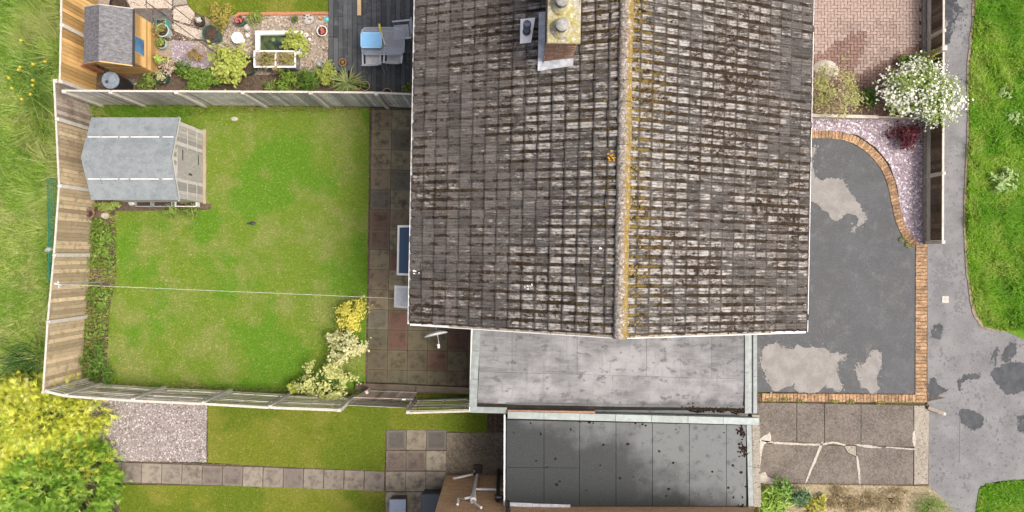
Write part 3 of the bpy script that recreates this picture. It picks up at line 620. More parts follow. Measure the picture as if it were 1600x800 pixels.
for sx in (-1, 1):
    sl = MB(); nx = math.sin(PITCH) * .03; nz = math.cos(PITCH) * .03
    pt = [(sx * .0, HZR - .05), (sx * HX, HZE - .05), (sx * HX, HZE - .14), (0, HZR - .14)]
    sl.add([(x, .03, z) for x, z in pt] + [(x, HLEN, z) for x, z in pt], [(0, 1, 2, 3), (7, 6, 5, 4), (0, 4, 5, 1), (1, 5, 6, 2), (2, 6, 7, 3), (3, 7, 4, 0)])
    slope = sl.build('roof_slope', M['dark_void'], house)
    slope['label'] = 'left roof slope of weathered grey tiles' if sx < 0 else 'right roof slope of pale blotched tiles'
    e = Euler = None
    bx = Vector((sx * math.cos(PITCH), 0, -math.sin(PITCH))); by = Vector((0, 1, 0)); bz = bx.cross(by) * (1 if sx > 0 else -1)
    if sx > 0: Mx = Matrix((bx, by, bz)).transposed(); me_ = tm
    else: Mx = Matrix((bx, -by, bz)).transposed(); me_ = tm2
    single = 0; join = MB(); ny = int(HLEN / TW)
    for c_ in range(NC):
        for r_ in range(ny):
            wob = random.gauss(0, .006)
            o0 = Vector((0, r_ * TW + (TW if sx < 0 else 0) + .02, HZR - .03)) + bx * (c_ * TG - .03 + random.gauss(0, .008)) + bz * wob
            if single < 300 and r_ * TW < 7.4:
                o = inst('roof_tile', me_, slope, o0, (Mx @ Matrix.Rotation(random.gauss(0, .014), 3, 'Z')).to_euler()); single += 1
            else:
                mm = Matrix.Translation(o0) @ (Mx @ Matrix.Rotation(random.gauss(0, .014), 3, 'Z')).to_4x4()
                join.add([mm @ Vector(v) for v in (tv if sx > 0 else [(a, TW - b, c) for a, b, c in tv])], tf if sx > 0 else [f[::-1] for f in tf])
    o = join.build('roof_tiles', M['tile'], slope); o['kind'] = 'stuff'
    # moss cushions in the channels
    nm = 2300 if sx > 0 else 1500; Vm = []; Fm = []; Rm = []
    for i in range(nm):
        yy = random.uniform(.05, HLEN); d = random.uniform(.05, SL) if sx > 0 else SL * (random.random() ** 1.25)
        if random.random() < .75:
            yy = (int(yy / TW) + (random.gauss(.11, .05) if random.random() < .75 else .98)) * TW + (0)
            if random.random() < .6: d = (int(d / TG) + random.choice((random.uniform(.55, 1.0), .97))) * TG
        if math.sin(yy * 2.1 + d * .9) * math.sin(yy * .8 - d * 1.7) + random.uniform(-.8, 1) < 0: continue
        r0 = random.uniform(.008, .032); b = Vector((0, yy, HZR - .012)) + bx * d
        n0 = len(Vm); m = 6
        for j in range(m):
            t = 6.283 * j / m; v = b + bx * (r0 * random.uniform(.8, 2.0) * math.cos(t)) + by * (r0 * random.uniform(.6, 1.1) * math.sin(t)); Vm.append(v)
        Vm.append(b + bz * (r0 * random.uniform(.4, .8)))
        for j in range(m): Fm.append((n0 + j, n0 + (j + 1) % m, n0 + m)); Rm.append(random.random())
    me = mesh_np('moss', np.array([v.to_tuple() for v in Vm]), np.array(Fm), M['moss'], np.array(Rm)); o = link(bpy.data.objects.new('moss', me), slope); o['kind'] = 'stuff'
# golden moss along the right side of the ridge
Vm = []; Fm = []; Rm = []
for i in range(2600):
    d = abs(random.gauss(.1, .16)) + .05; sx = 1 if random.random() < .86 else -1
    yy = random.uniform(0, HLEN)
    if math.sin(yy * 1.9) + math.sin(yy * 5.3 + d * 4) + random.uniform(-1.0, 2.4) < 0: continue
    if d < .14: z = HZR + .10 - d * .75; nrm = Vector((sx * .6, 0, .8))
    else: z = HZR - d * math.sin(PITCH) / math.cos(PITCH) + .008; nrm = Vector((sx * .38, 0, .92))
    b = Vector((sx * d, yy, z)); t1 = Vector((nrm.z, 0, -nrm.x)); r0 = random.uniform(.008, .024); n0 = len(Vm)
    for j in range(5):
        t = 6.283 * j / 5; Vm.append(b + t1 * (r0 * random.uniform(.7, 1.3) * math.cos(t)) + Vector((0, 1, 0)) * (r0 * random.uniform(.7, 1.3) * math.sin(t)))
    Vm.append(b + nrm * r0 * .7)
    for j in range(5): Fm.append((n0 + j, n0 + (j + 1) % 5, n0 + 5)); Rm.append(random.random())
me = mesh_np('golden_moss', np.array([v.to_tuple() for v in Vm]), np.array(Fm), M['moss_gold'], np.array(Rm)); o = link(bpy.data.objects.new('golden_moss', me), house); o['kind'] = 'stuff'
# ridge tiles
g = G('ridge_tile', .9, .2); p = g.tc('Object', house); xx = g.sep(p)[0]; a = g.noise(p, 5, 5, .75); b = g.noise(p, 17, 5, .85)
k = g.mix(g.step(a, .35, .65), (.17, .145, .12), (.29, .26, .225)); k = g.mix(g.step(b, .54, .61), k, (.54, .52, .48)); k = g.mix(g.step(b, .47, .39), k, (.075, .055, .035))
k = g.mix(g.mul(g.step(g.noise(p, 11, 5, .8), .42, .52), g.step(xx, -.03, .07)), k, (.21, .145, .025)); g.col(k); g.bump(b, .6, .008); M['ridge'] = g.m
rm = MB(); seg = 10
for (yy, rr) in ((0, .150), (.44, .143)):
    for j in range(seg + 1):
        t = math.pi * j / seg; rm.v.append((rr * math.cos(t), yy, rr * .8 * math.sin(t) - .02))
rm.f = [(j, j + 1, seg + 2 + j, seg + 1 + j) for j in range(seg)] + [tuple(range(seg, -1, -1))]
rme = rm.mesh('ridge_tile', M['ridge'], True)
yy = -.03
while yy < HLEN: inst('ridge_tile', rme, house, (random.gauss(0, .006), yy, HZR - .01 + random.gauss(0, .005)), (random.gauss(0, .006), 0, random.gauss(0, .008))); yy += .447
# verge and eaves trim
for sx in (-1, 1):
    MB().bar((sx * .02, -.005, HZR - .085), (sx * HX, -.005, HZE - .085), .05, .13).build('bargeboard', M['white_paint'], house)
    MB().bar((sx * .05, .5 * -.02 + .02, HZR - .028), (sx * HX, .01, HZE - .028), .05, .02).build('verge_mortar', M['pale_concrete'], house)
    gt = MB(); xs = sx * (HX + .025)
    sec = [(-.056, .0), (-.048, -.05), (0, -.075), (.048, -.05), (.056, 0), (.046, .0), (.04, -.044), (0, -.065), (-.04, -.044), (-.046, 0)]
    n = len(sec); gt.add([(xs + a, .0, HZE - .03 + b) for a, b in sec] + [(xs + a, HLEN, HZE - .03 + b) for a, b in sec], [(i, n + i, n + (i + 1) % n, (i + 1) % n) for i in range(n)] + [tuple(range(n)), tuple(range(2 * n - 1, n - 1, -1))])
    gt.build('gutter', M['white_paint'], house)
    MB().box((sx * (HX - .045), HLEN / 2, HZE - .17), (.02, HLEN - .02, .2)).build('fascia', M['white_paint'], house)
    MB().box((sx * (HX - .21), HLEN / 2, HZE - .27), (.30, HLEN - .02, .015)).build('soffit', M['white_paint'], house)
def loc(v): return house.matrix_basis.inverted() @ v
house.matrix_basis  # force
HM = Matrix.Translation((2.25, -1.69, 0)) @ Matrix.Rotation(THETA, 4, 'Z'); HMI = HM.inverted()
def roof_z(x): return HZR - (HZR - HZE) * abs(x) / HX
# chimney
cx, cy0, cy1 = HMI @ W(874, 92, 6.45), None, None
c0 = cx; CW = .58; CH = 1.42
chx = c0.x - .0; y0 = c0.y; y1 = y0 + 1.5; zt = 7.62
M['mortar'] = plain('brick_mortar', (.36, .33, .28), .9, .15, .2, 30)
M['chimney_brick'] = plain('chimney_brick', (.29, .175, .12), .85, .2, .4, 25, (.45, .36, .28), .35)
chim = MB().box((chx, (y0 + y1) / 2, (5.9 + zt) / 2), (CW - .02, y1 - y0 - .02, zt - 5.9)).build('chimney', M['mortar'], house)
cb = MB().box((0, 0, 0), (.188, .102, .066)).mesh('chimney_brick', M['chimney_brick'])
zz = 6.05; row = 0
while zz < zt - .04:
    off = .1 * (row % 2)
    for (fx, fy, rz, ln) in ((chx - CW / 2, y0 + .036, 0, CW), (chx - CW / 2 + .036, y0 + .11, 1, 1.25), (chx + CW / 2 - .036, y0 + .11, 1, 1.25)):
        d = .1 - off * .5
        while d < ln - .05 and (row % 2 == 0 or rz == 0 or True):
            l = (fx + d, fy, zz) if rz == 0 else (fx, fy + d, zz)
            if zz > roof_z(l[0]) - .1 and (rz == 0 and d + .08 < ln or rz == 1): inst('brick', cb, chim, l, (0, 0, rz * math.pi / 2 + random.gauss(0, .01)))
            d += .2
    zz += .0755; row += 1
g = G('lichen_cement', .9, .2); p = g.pos(); a = g.noise(p, 5, 5, .75); b = g.noise(p, 14, 5, .85)
k = g.mix(g.step(a, .4, .6), (.30, .285, .25), (.29, .265, .09)); k = g.mix(g.step(b, .53, .61), k, (.48, .47, .42)); k = g.mix(g.step(b, .44, .36), k, (.12, .09, .04)); g.col(k); g.bump(b, .5, .01); M['lichen'] = g.m
MB().box((chx, (y0 + y1) / 2, zt + .035), (CW + .08, y1 - y0 + .08, .07), ch=.015).build('chimney_cap', M['lichen'], chim)
M['pot'] = plain('chimney_cowl', (.25, .25, .235), .7, .2, .3, 12, (.2, .18, .1), .5)
for py_, nm in ((40, 'chimney_pot'), (2, 'chimney_pot')):
    l = HMI @ W(877, py_ + 4, zt + .1)
    pt = MB().lathe((l.x, l.y, zt + .07), [(.22, 0), (.2, .04), (.15, .08), (.12, .10), (.12, .12), (.115, .12), (.115, .05)], 18).build(nm, M['lichen'], house, True)
    pt['label'] = 'squat chimney pot set in lichen-covered cement'
    MB().lathe((l.x, l.y, zt + .12), [(.105, 0), (.105, .16), (.125, .17), (.125, .21), (.10, .235), (.045, .25), (0, .25)], 18).build('cowl', M['pot'], pt, True)
# lead round the stack
fl = MB(); xl = chx - CW / 2 - .16; xr = chx + CW / 2
zA = lambda x: roof_z(x) + .05
fl.add([(xl, y0 - .2, zA(xl)), (xr, y0 - .16, zA(xr)), (xr, y0 - .012, zA(xr) + .06), (xl + .14, y0 - .012, zA(xl) + .10)], [(0, 1, 2, 3)])
fl.add([(chx - CW / 2, y0 - .014, zA(xl) - .1), (xr, y0 - .014, zA(xr) - .1), (xr, y0 - .014, zA(xr) + .09), (chx - CW / 2, y0 - .014, zA(xl) + .13)], [(0, 1, 2, 3)])
fl.build('lead_apron', M['lead'], chim)
for i in range(9):
    ya = y0 - .2 + i * .14
    MB().add([(xl, ya, zA(xl) + .004), (chx - CW / 2 - .02, ya, zA(xl) + .05), (chx - CW / 2 - .02, ya + .15, zA(xl) + .055), (xl, ya + .15, zA(xl) + .016)], [(0, 1, 2, 3)]).build('lead_soaker', M['lead'], chim)
# soil vent pipe with its white slate
l = HMI @ W(823, 48, 6.2)
zf = roof_z(l.x)
pl = MB(); 
pl.add([(l.x - .14, l.y - .24, zf + .0), (l.x + .1, l.y - .24, zf + .09), (l.x + .18, l.y + .30, zf + .12), (l.x - .14, l.y + .3, zf + .0)], [(0, 1, 2, 3)])
vp = MB().tube([(l.x, l.y + .0, zf - .1), (l.x, l.y, zf + .58)], .062, 14).build('vent_pipe', plain('pipe_grey', (.16, .2, .25), .5, .4, .2), house, True)
MB().lathe((l.x, l.y, zf), [(.085, .03), (.085, .16), (.066, .18)], 14).build('collar', M['iron'], vp, True)
MB().lathe((l.x, l.y, zf), [(.085, .42), (.085, .6), (.07, .64), (.05, .64), (.05, .60)], 14).build('terminal', plain('pipe_cap', (.10, .14, .2), .4, .5), vp, True)
pl.build('flashing_plate', plain('white_flashing', (.82, .83, .84), .5, .3, .05), vp)
# orange lichen splash and a few droppings
M['orange_lichen'] = plain('orange_lichen', (.55, .30, .03), .9, .1, .3)
M['dropping'] = plain('bird_dropping', (.75, .74, .7), .8, .2, .1)
for (pl_, px_, py_, n, sp, r0, mt, nm) in (('l', 954, 246, 16, 5, 1.6, 'orange_lichen', 'lichen_spot'), ('l', 648, 425, 9, 4, 1.2, 'dropping', 'dropping'), ('l', 825, 447, 8, 3, 1.2, 'dropping', 'dropping'), ('l', 938, 388, 4, 1.2, 1.6, 'dropping', 'dropping')):
    mb = MB()
    for i in range(n):
        x_, y_ = random.gauss(px_, sp), random.gauss(py_, sp * .7); v = HMI @ W(x_, y_, 6.0); 
        for _ in range(3): v = HMI @ W(x_, y_, roof_z(v.x) + .03)
        z_ = roof_z(v.x) + .004; r_ = random.uniform(.4, 1) * r0 / 70
        mb.lathe((v.x, v.y, z_), [(r_, 0), (r_ * .8, .03), (0, .034)], 6, 1.4, 1)
    o = mb.build(nm, M[mt], house); o['kind'] = 'stuff'
# open windows at the back (left) and the dish on the gable
M['glass_dark'] = None
g = G('window_glass', .06, .6); p = g.pos(); a = g.noise(p, 60, 2); g.col((.035, .065, .10)); g.rough(g.step(a, .5, .6, .05, .25)); g.bump(g.step(a, .55, .62), .2, .002); M['glass_dark'] = g.m
def sash(pa, pb, zlow, zhigh, xw, mat, label):
    """top-hung sash standing open: hinge on the wall at zhigh, lower edge out at the photo line"""
    a, b = HMI @ W(*pa, zlow), HMI @ W(*pb, zlow); xo = (a.x + b.x) / 2; y0_, y1_ = min(a.y, b.y), max(a.y, b.y)
    d = Vector((xo - xw, 0, zlow - zhigh)); L = d.length; d.normalize(); nn = Vector((-d.z, 0, d.x)) * -1
    if nn.z < 0: nn = -nn
    Mx = Matrix((Vector((0, 1, 0)), d, Vector((0, 1, 0)).cross(d))).transposed().to_4x4(); ctr = Vector((xw, (y0_ + y1_) / 2, zhigh)) + d * L / 2; wd = y1_ - y0_
    fr = MB(); t = .055
    for (u, v, su, sv) in ((0, -L / 2 + t / 2, wd, t), (0, L / 2 - t / 2, wd, t), (-wd / 2 + t / 2, 0, t, L - 2 * t), (wd / 2 - t / 2, 0, t, L - 2 * t)):
        fr.box(ctr + Mx.to_3x3() @ Vector((u, v, 0)), (su, sv, .05), M=Mx)
    w_ = fr.build('open_window', M['white_paint'], house); w_['label'] = label
    MB().box(ctr, (wd - 2 * t, L - 2 * t, .02), M=Mx).build('pane', mat, w_)
    MB().box((xw - .01, (y0_ + y1_) / 2, (zhigh + .02)), (.08, wd + .04, .07)).build('window_head', M['white_paint'], w_)
    MB().box((xw - .03, (y0_ + y1_) / 2, zhigh - L - .05), (.16, wd + .14, .05)).build('window_sill', M['white_paint'], w_)
XW = -(HX - .32)
sash((622, 352), (621, 430), 3.75, 4.25, XW, M['glass_dark'], 'wide open window sash with dark blue glass')
M['glass_reflection'] = plain('glass_painted_reflection', (.62, .63, .62), .15, .6, .12, 8)  # pale colour paints the white soffit's reflection into the pane
sash((619, 446), (615, 480), 3.55, 4.3, XW, M['glass_reflection'], 'small open window sash with pale pane')
# satellite dish on the gable wall, seen from above on its edge
dl = HMI @ W(680, 517, 4.3); dish_root = thing('satellite_dish', 'small pale satellite dish on bracket below the roof corner', 'satellite dish', HM @ Vector((dl.x, dl.y, 4.3)), THETA)
dm = MB(); seg = 20; vs_ = []; rings = 5
Md = Matrix.Rotation(R(14), 4, 'Z') @ Matrix.Rotation(R(82), 4, 'X')
for i in range(rings + 1):
    for k_ in range(seg):
        t = 2 * math.pi * k_ / seg; r_ = .29 * i / rings; vs_.append(Md @ Vector((r_ * math.cos(t), r_ * 1.05 * math.sin(t), .09 * (i / rings) ** 2)))
dm.add(vs_, [(i * seg + k_, i * seg + (k_ + 1) % seg, (i + 1) * seg + (k_ + 1) % seg, (i + 1) * seg + k_) for i in range(rings) for k_ in range(seg)])
d_ = dm.build('reflector', plain('dish_grey', (.62, .64, .66), .4, .4, .1), dish_root, True); so = d_.modifiers.new('s', 'SOLIDIFY'); so.thickness = .012
MB().tube([Md @ Vector((0, -.28, .08)), Md @ Vector((0, -.2, .3)), Md @ Vector((0, -.02, .38))], .012, 6).build('feed_arm', M['lead'], dish_root)
MB().tube([Md @ Vector((0, -.04, .34)), Md @ Vector((0, .0, .42))], .032, 8).build('receiver', M['white_paint'], dish_root)
MB().tube([(0, .0, -.05), (.06, .3, -.08), (.06, .62, -.08)], .018, 6).build('bracket', M['iron'], dish_root)
# front door and windows on the walls (seen only when stepping aside)
M['pane'] = plain('window_pane', (.05, .06, .07), .08, .6, .1)
for (xw, yy, zz_, wd, ht) in ((HX - .31, 2.2, 3.7, 1.8, 1.1), (HX - .31, 2.2, 1.3, 2.2, 1.3), (-(HX - .31), 2.4, 1.2, 2.0, 1.9), (HX - .31, 8.0, 3.7, 1.8, 1.1), (-(HX - .31), 8.0, 3.6, 1.6, 1.1)):
    w_ = MB().box((xw, yy, zz_), (.05, wd, ht)).build('window', M['white_paint'], house)
    for dy in (-.25, .25): MB().box((xw, yy + dy * wd, zz_), (.07, wd / 2 - .09, ht - .12)).build('pane', M['pane'], w_)

# ------------------------------------------------------------------ flat-roofed side extension
M['trim'] = plain('roof_edge_trim', (.225, .26, .255), .55, .3, .2, 8, (.12, .13, .12), .5)
EZ = 2.7
def E(px, py, z=EZ): v = W(px, py, z); return v
ext = thing('flat_roof_extension', 'single storey extension with pale grey felt flat roof beside house', 'extension', W(960, 580, 0))
EO = ext.location.copy()
def rel(v, o): return Vector((v.x - o.x, v.y - o.y, v.z))
wl = MB(); pts = [rel(E(x, y), EO) for x, y in ((744, 500), (1176, 500), (1176, 640), (740, 640))]
wl.prism([p.xy for p in pts], -.05, EZ - .12); wl.build('wall', M['render'], ext)
g = G('grey_roof_felt', .8, .35); p = g.pos(); a = g.noise(g.sc(p, (1, 5, 1)), 1.6, 5, .7); b = g.noise(p, .9, 4); c = g.noise(g.sc(p, (1, 2, 1)), 14, 5, .8); d = g.noise(g.sc(p, (1.4, 2, 1)), 2.2, 5, .7); r = g.rand()
k = g.mix(g.step(a, .32, .68), (.12, .123, .127), (.20, .205, .212)); k = g.mix(g.mul(g.step(b, .45, .65), .7), k, (.29, .295, .305)); k = g.mix(g.mul(g.step(d, .55, .64), .85), k, (.085, .088, .093)); yy_ = g.add(g.sep(p)[1], g.mul(g.math('SUBTRACT', g.noise(p, 1.6, 5, .7), .5), 1.1)); k = g.mix(g.mul(g.step(yy_, -3.75, -4.1), .75), k, (.055, .056, .06)); k = g.mix(g.mul(g.step(g.noise(g.sc(p, (9, .9, 1)), 1.0, 5, .75), .52, .66), .35), k, (.10, .102, .108)); k = g.mix(g.mul(g.step(c, .5, .68), .4), k, (.16, .16, .165))
rr = g.add(.90, g.mul(r, .18)); k = g.mix(1, k, g.comb(rr, rr, rr), 'MULTIPLY'); g.col(k); g.bump(c, .25, .004); M['felt_grey'] = g.m
xs = [748.5, 800, 850, 902, 957, 1010, 1062, 1112, 1163]
deck = MB().prism([rel(E(x, y), EO).xy for x, y in ((748, 500), (1168, 500), (1166, 642), (742, 640))], EZ - .12, EZ - .02).build('roof_deck', M['dark_void'], ext)
for r_, (ya, yb) in enumerate(((496, 581), (581, 630))):
    for i in range(len(xs) - 1):
        if i % 2 != (r_ == 0) and i: continue
        xa, xb = xs[i], xs[min(i + (1 if (i == 0 and r_ == 0) else 2), len(xs) - 1)]
        sl_ = lambda x: (x - 750) * .028
        zt_ = EZ - .004 + random.uniform(0, .006)
        tt = -4 * (1 if i == 0 else 0)
        pp = [rel(E(xa + .2 + tt * 0, ya + sl_(xa)), EO).xy, rel(E(xb - .2, ya + sl_(xb)), EO).xy, rel(E(xb - .2 - (2 if r_ else 0), min(yb + sl_(xb), 637) - .35), EO).xy, rel(E(xa + .2 - (3 if r_ else 0), min(yb + sl_(xa), 637) - .35), EO).xy]
        MB().prism(pp, EZ - .02, zt_).build('felt_sheet', M['felt_grey'], deck)
# sloping dark gutter felt at the foot of the roof
M['felt_dark'] = None
g = G('wet_roof_felt', .5, .12); p = g.pos(); q = g.sep(p); a = g.noise(p, .55, 4); b = g.noise(p, 24, 5, .85); c = g.noise(p, 5, 5, .7); r = g.rand()
w = g.add(g.add(g.mul(q[0], .10), g.mul(q[1], .15)), g.mul(g.math('SUBTRACT', a, .5), .7))      # drying from the street end
dry = g.step(w, -.62, -.36)
k = g.mix(dry, (.035, .040, .042), (.135, .147, .15)); k = g.mix(g.mul(g.step(b, .5, .66), g.add(.15, g.mul(dry, .3))), k, (.20, .215, .22)); k = g.mix(g.mul(g.step(c, .52, .68), .5), k, (.03, .034, .036))
g.col(k); g.rough(g.add(.28, g.mul(dry, .4))); g.bump(b, .2, .003); M['felt_dark'] = g.m
gu = MB(); P1, P2 = rel(E(790, 629), EO), rel(E(1166, 634), EO); P3, P4 = rel(E(1168, 650), EO), rel(E(792, 642), EO)
gu.add([(P1.x, P1.y, EZ + .012), (P2.x, P2.y, EZ + .012), (P3.x, P3.y, EZ - .10), (P4.x, P4.y, EZ - .10)], [(3, 2, 1, 0)]); gu.build('valley_gutter', M['felt_dark'], ext)
def strip(name, a, b, w, z0, z1, mat, parent, org):
    """flat trim running between two photo points at its top height"""
    A, B = rel(E(*a, z1), org), rel(E(*b, z1), org); d = (B - A).xy.normalized(); n_ = Vector((-d.y, d.x)) * w / 2
    return MB().prism([A.xy + n_, B.xy + n_, B.xy - n_, A.xy - n_], z0, z1).build(name, mat, parent)
for i, (a, b) in enumerate((((745, 512), (743, 548)), ((743, 548.6), (741, 592)), ((741, 592.6), (739, 636)))): strip('edge_trim', a, b, .2, EZ - .16, EZ + .03, M['trim'], ext, EO)
strip('fascia', (737.5, 512), (734.5, 642), .05, EZ - .25, EZ + .012, M['white_paint'], ext, EO)
strip('edge_trim', (735, 640), (792, 641.5), .16, EZ - .16, EZ + .033, M['trim'], ext, EO)
for (a, b) in (((1167, 520), (1167, 582)), ((1167, 582.6), (1167, 646))): strip('edge_trim', a, b, .1, EZ - .16, EZ + .035, M['trim'], ext, EO)
for (a, b) in (((1180, 520), (1180, 588)), ((1180, 588.6), (1180, 646))): strip('edge_trim', a, b, .1, EZ - .16, EZ + .03, M['trim'], ext, EO)
strip('channel', (1173.5, 518), (1173.5, 646), .15, EZ - .16, EZ - .02, plain('channel_zinc', (.24, .27, .27), .5, .4, .2), ext, EO)
stf = [(1078, 636), (1090, 640), (1100, 641), (1112, 640), (1125, 642), (1140, 640), (1150, 643), (1160, 642)]
mb = MB()
for i in range(170):
    x_, y_ = random.choice(stf); v = rel(E(x_ + random.gauss(0, 6), y_ + random.gauss(0, 2)), EO); r_ = random.uniform(.01, .03); mb.lathe((v.x, v.y, EZ - .06), [(r_, 0), (r_ * .7, .06), (0, .07)], 5, 1.6, 1)
o = mb.build('leaf_litter', M['moss'], ext); o['kind'] = 'stuff'

# ------------------------------------------------------------------ neighbour's garage with dark flat roof
GZ = 2.75
gar = thing('garage', 'neighbouring garage with dark wet felt flat roof in panels', 'garage', W(985, 720, 0)); GO = gar.location.copy()
MB().prism([rel(E(x, y, GZ), GO).xy for x, y in ((793, 652), (1172, 660), (1174, 792), (794, 791.5))], -.05, GZ - .14).build('wall', M['render'], gar)
gdeck = MB().prism([rel(E(x, y, GZ), GO).xy for x, y in ((791, 650), (1172, 660), (1174, 792), (792, 791.5))], GZ - .14, GZ - .02).build('roof_deck', M['dark_void'], gar)
gx = [791, 850, 905.5, 962.5, 1019.5, 1077, 1135, 1166]
for i in range(len(gx) - 1):
    sl_ = lambda x: 656 + (x - 790) * .022
    cuts = [0, 1] if i > 1 else [0, .55, 1]
    for c0_, c1_ in zip(cuts[:-1], cuts[1:]):
        xa, xb = gx[i] + .35, gx[i + 1] - .35; ya0, yb0 = sl_(xa), sl_(xb); f = lambda y0_, t: y0_ + (791 - y0_) * t
        MB().prism([rel(E(xa, f(ya0, c0_) + .3, GZ), GO).xy, rel(E(xb, f(yb0, c0_) + .3, GZ), GO).xy, rel(E(xb, f(yb0, c1_) - .3, GZ), GO).xy, rel(E(xa, f(ya0, c1_) - .3, GZ), GO).xy], GZ - .02, GZ + random.uniform(0, .006)).build('felt_sheet', M['felt_dark'], gdeck)
M['pale_trim'] = plain('pale_roof_trim', (.28, .33, .32), .55, .3, .15, 8, (.2, .22, .2), .5)
tx = [793, 850, 906, 962, 1018, 1075, 1130, 1186]
for a, b in zip(tx[:-1], tx[1:]): strip('kerb_trim', (a + .3, 648.5 + (a - 793) * .026), (b - .3, 648.5 + (b - 793) * .026), .18, GZ - .12, GZ + .09, M['pale_trim'], gar, GO)
strip('brick_course', (793, 642.5), (930, 644.5), .06, GZ - .12, GZ + .05, M['chimney_brick'], gar, GO)
strip('fascia', (788.5, 648), (788, 790), .04, GZ - .3, GZ + .02, M['white_paint'], gar, GO)
strip('edge_trim', (1170.5, 664), (1172, 728), .13, GZ - .14, GZ + .03, M['trim'], gar, GO); strip('edge_trim', (1172, 728.6), (1173.5, 791), .13, GZ - .14, GZ + .03, M['trim'], gar, GO)
strip('coping', (1181, 648), (1182, 730), .20, GZ - .3, GZ + .02, M['trim'], gar, GO).data.materials[0] = M['pale_concrete']
strip('coping', (1182, 730.6), (1183.5, 792), .20, GZ - .3, GZ + .02, M['pale_concrete'], gar, GO)
for (a, b, w_) in (((795, 788.2), (832, 789.4), .10), ((832.5, 789.4), (891, 791), .08)): strip('flashing', a, b, w_, GZ + .004, GZ + .025, M['lead'], gar, GO)
mb = MB(); spots = [(906, 658), (921, 660), (927, 661), (993, 661), (1004, 663), (1009, 665), (1056, 671), (1131, 676), (1160, 672), (1163, 680), (1155, 694), (1163, 702), (1160, 712), (1145, 727), (1113, 737), (1158, 738), (875, 752), (870, 757), (969, 747), (990, 745), (1000, 750), (916, 766), (1045, 764), (1041, 775), (855, 730), (868, 717), (845, 678), (892, 671), (838, 720), (943, 695), (981, 694), (1030, 705), (1052, 723), (1146, 777), (1160, 777), (1165, 760), (1138, 762), (938, 727), (803, 676), (829, 661)]
for x_, y_ in spots:
    v = rel(E(x_, y_, GZ), GO); r_ = random.uniform(.018, .04); mb.lathe((v.x, v.y, GZ + .004), [(r_, 0), (r_ * .7, .02), (0, .028)], 7, random.uniform(.7, 1.3), 1)
for i in range(120):
    x_, y_ = random.choice(((1160, 673), (1160, 700), (1160, 795), (1158, 676), (1163, 708))); v = rel(E(x_ + random.gauss(0, 3), y_ + random.gauss(0, 4), GZ), GO); mb.lathe((v.x, v.y, GZ + .004), [(.025, 0), (.015, .03), (0, .035)], 5)
o = mb.build('moss_clump', M['moss'], gar); o['kind'] = 'stuff'

# ------------------------------------------------------------------ neighbour's brick house at the foot of the picture
nb = W(697, 742); brick_house = thing('brick_house', 'buff brick house wall with white and black drainpipes at bottom edge', 'house', (4.0, nb.y, 0))
g = G('buff_brickwork', .9, .2); p = g.tc('Object'); q = g.sep(p); bt = g.n('ShaderNodeTexBrick'); g.put(bt.inputs['Vector'], g.comb(g.add(q[0], q[1]), q[2])); bt.inputs['Scale'].default_value = 1.0
bt.inputs['Brick Width'].default_value = .225; bt.inputs['Row Height'].default_value = .075; bt.inputs['Mortar Size'].default_value = .008; bt.inputs['Color1'].default_value = (.62, .39, .21, 1); bt.inputs['Color2'].default_value = (.46, .26, .14, 1); bt.inputs['Mortar'].default_value = (.30, .26, .21, 1)
n_ = g.noise(g.sc(p, (3, 3, 9)), 3, 5, .7); k = g.mix(g.mul(g.step(n_, .4, .7), .6), bt.outputs['Color'], (.66, .44, .25)); k = g.mix(g.mul(g.step(n_, .47, .36), .6), k, (.26, .15, .09)); g.col(k); g.bump(bt.outputs['Fac'], -.4, .006); M['buff_brick'] = g.m
x0 = W(697, 742).x - 4.0; zt = 5.2
MB().add([(x0, 0, -.05), (2.3, 0, -.05), (2.3, 0, zt), (x0, 0, zt), (x0, -7, -.05), (2.3, -7, -.05), (2.3, -7, zt), (x0, -7, zt)], [(0, 1, 2, 3)[::-1], (4, 0, 3, 7)[::-1], (1, 5, 6, 2)[::-1], (5, 4, 7, 6)[::-1], (3, 2, 6, 7)[::-1]]).build('wall', M['buff_brick'], brick_house)
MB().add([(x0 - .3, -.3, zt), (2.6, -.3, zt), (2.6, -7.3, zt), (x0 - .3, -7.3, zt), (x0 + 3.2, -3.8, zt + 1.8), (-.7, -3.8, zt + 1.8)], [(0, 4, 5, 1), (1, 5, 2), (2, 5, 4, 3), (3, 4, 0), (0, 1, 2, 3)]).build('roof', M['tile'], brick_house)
def NB(px, z):  # a point on the wall face
    return Vector(((px - 800) * (H - z) / F - 4.0, .07, z))
pw = plain('white_drainpipe', (.75, .75, .74), .35, .5, .06, 8)
dp = MB().tube([NB(746, .25), NB(741, 1.6), NB(739.5, 2.3)], .05, 10).build('downpipe', pw, brick_house, True); dp['label'] = 'white plastic downpipe on brick wall'
MB().tube([NB(739.5, 2.1), NB(739.5, 2.45)], .085, 12).build('hopper', pw, dp, True)
MB().tube([NB(742, 1.52), NB(768, 1.56), NB(786, 1.6)], .036, 8).build('branch_pipe', pw, dp, True)
MB().tube([NB(737, 2.35) + Vector((0, .05, 0)), NB(726, 2.3), NB(716, 2.35), NB(715, 2.75)], .036, 8).build('branch_pipe', pw, dp, True)
MB().tube([NB(740, 2.45), NB(744, 2.75), NB(752, 3.0)], .036, 8).build('branch_pipe', pw, dp, True)
MB().tube([NB(741, .2) + Vector((0, .1, 0)), NB(738, .35) + Vector((0, .05, 0)), NB(712, .55) , NB(708, .55)], .036, 8).build('branch_pipe', pw, dp, True)
bpz = MB().tube([NB(779, .05) + Vector((0, .08, 0)), NB(779, .6) + Vector((0, .05, 0)), NB(778, 2.2) + Vector((0, .05, 0)), NB(778, 2.45)], .058, 10).build('soil_pipe', M['black_plastic'], brick_house, True)
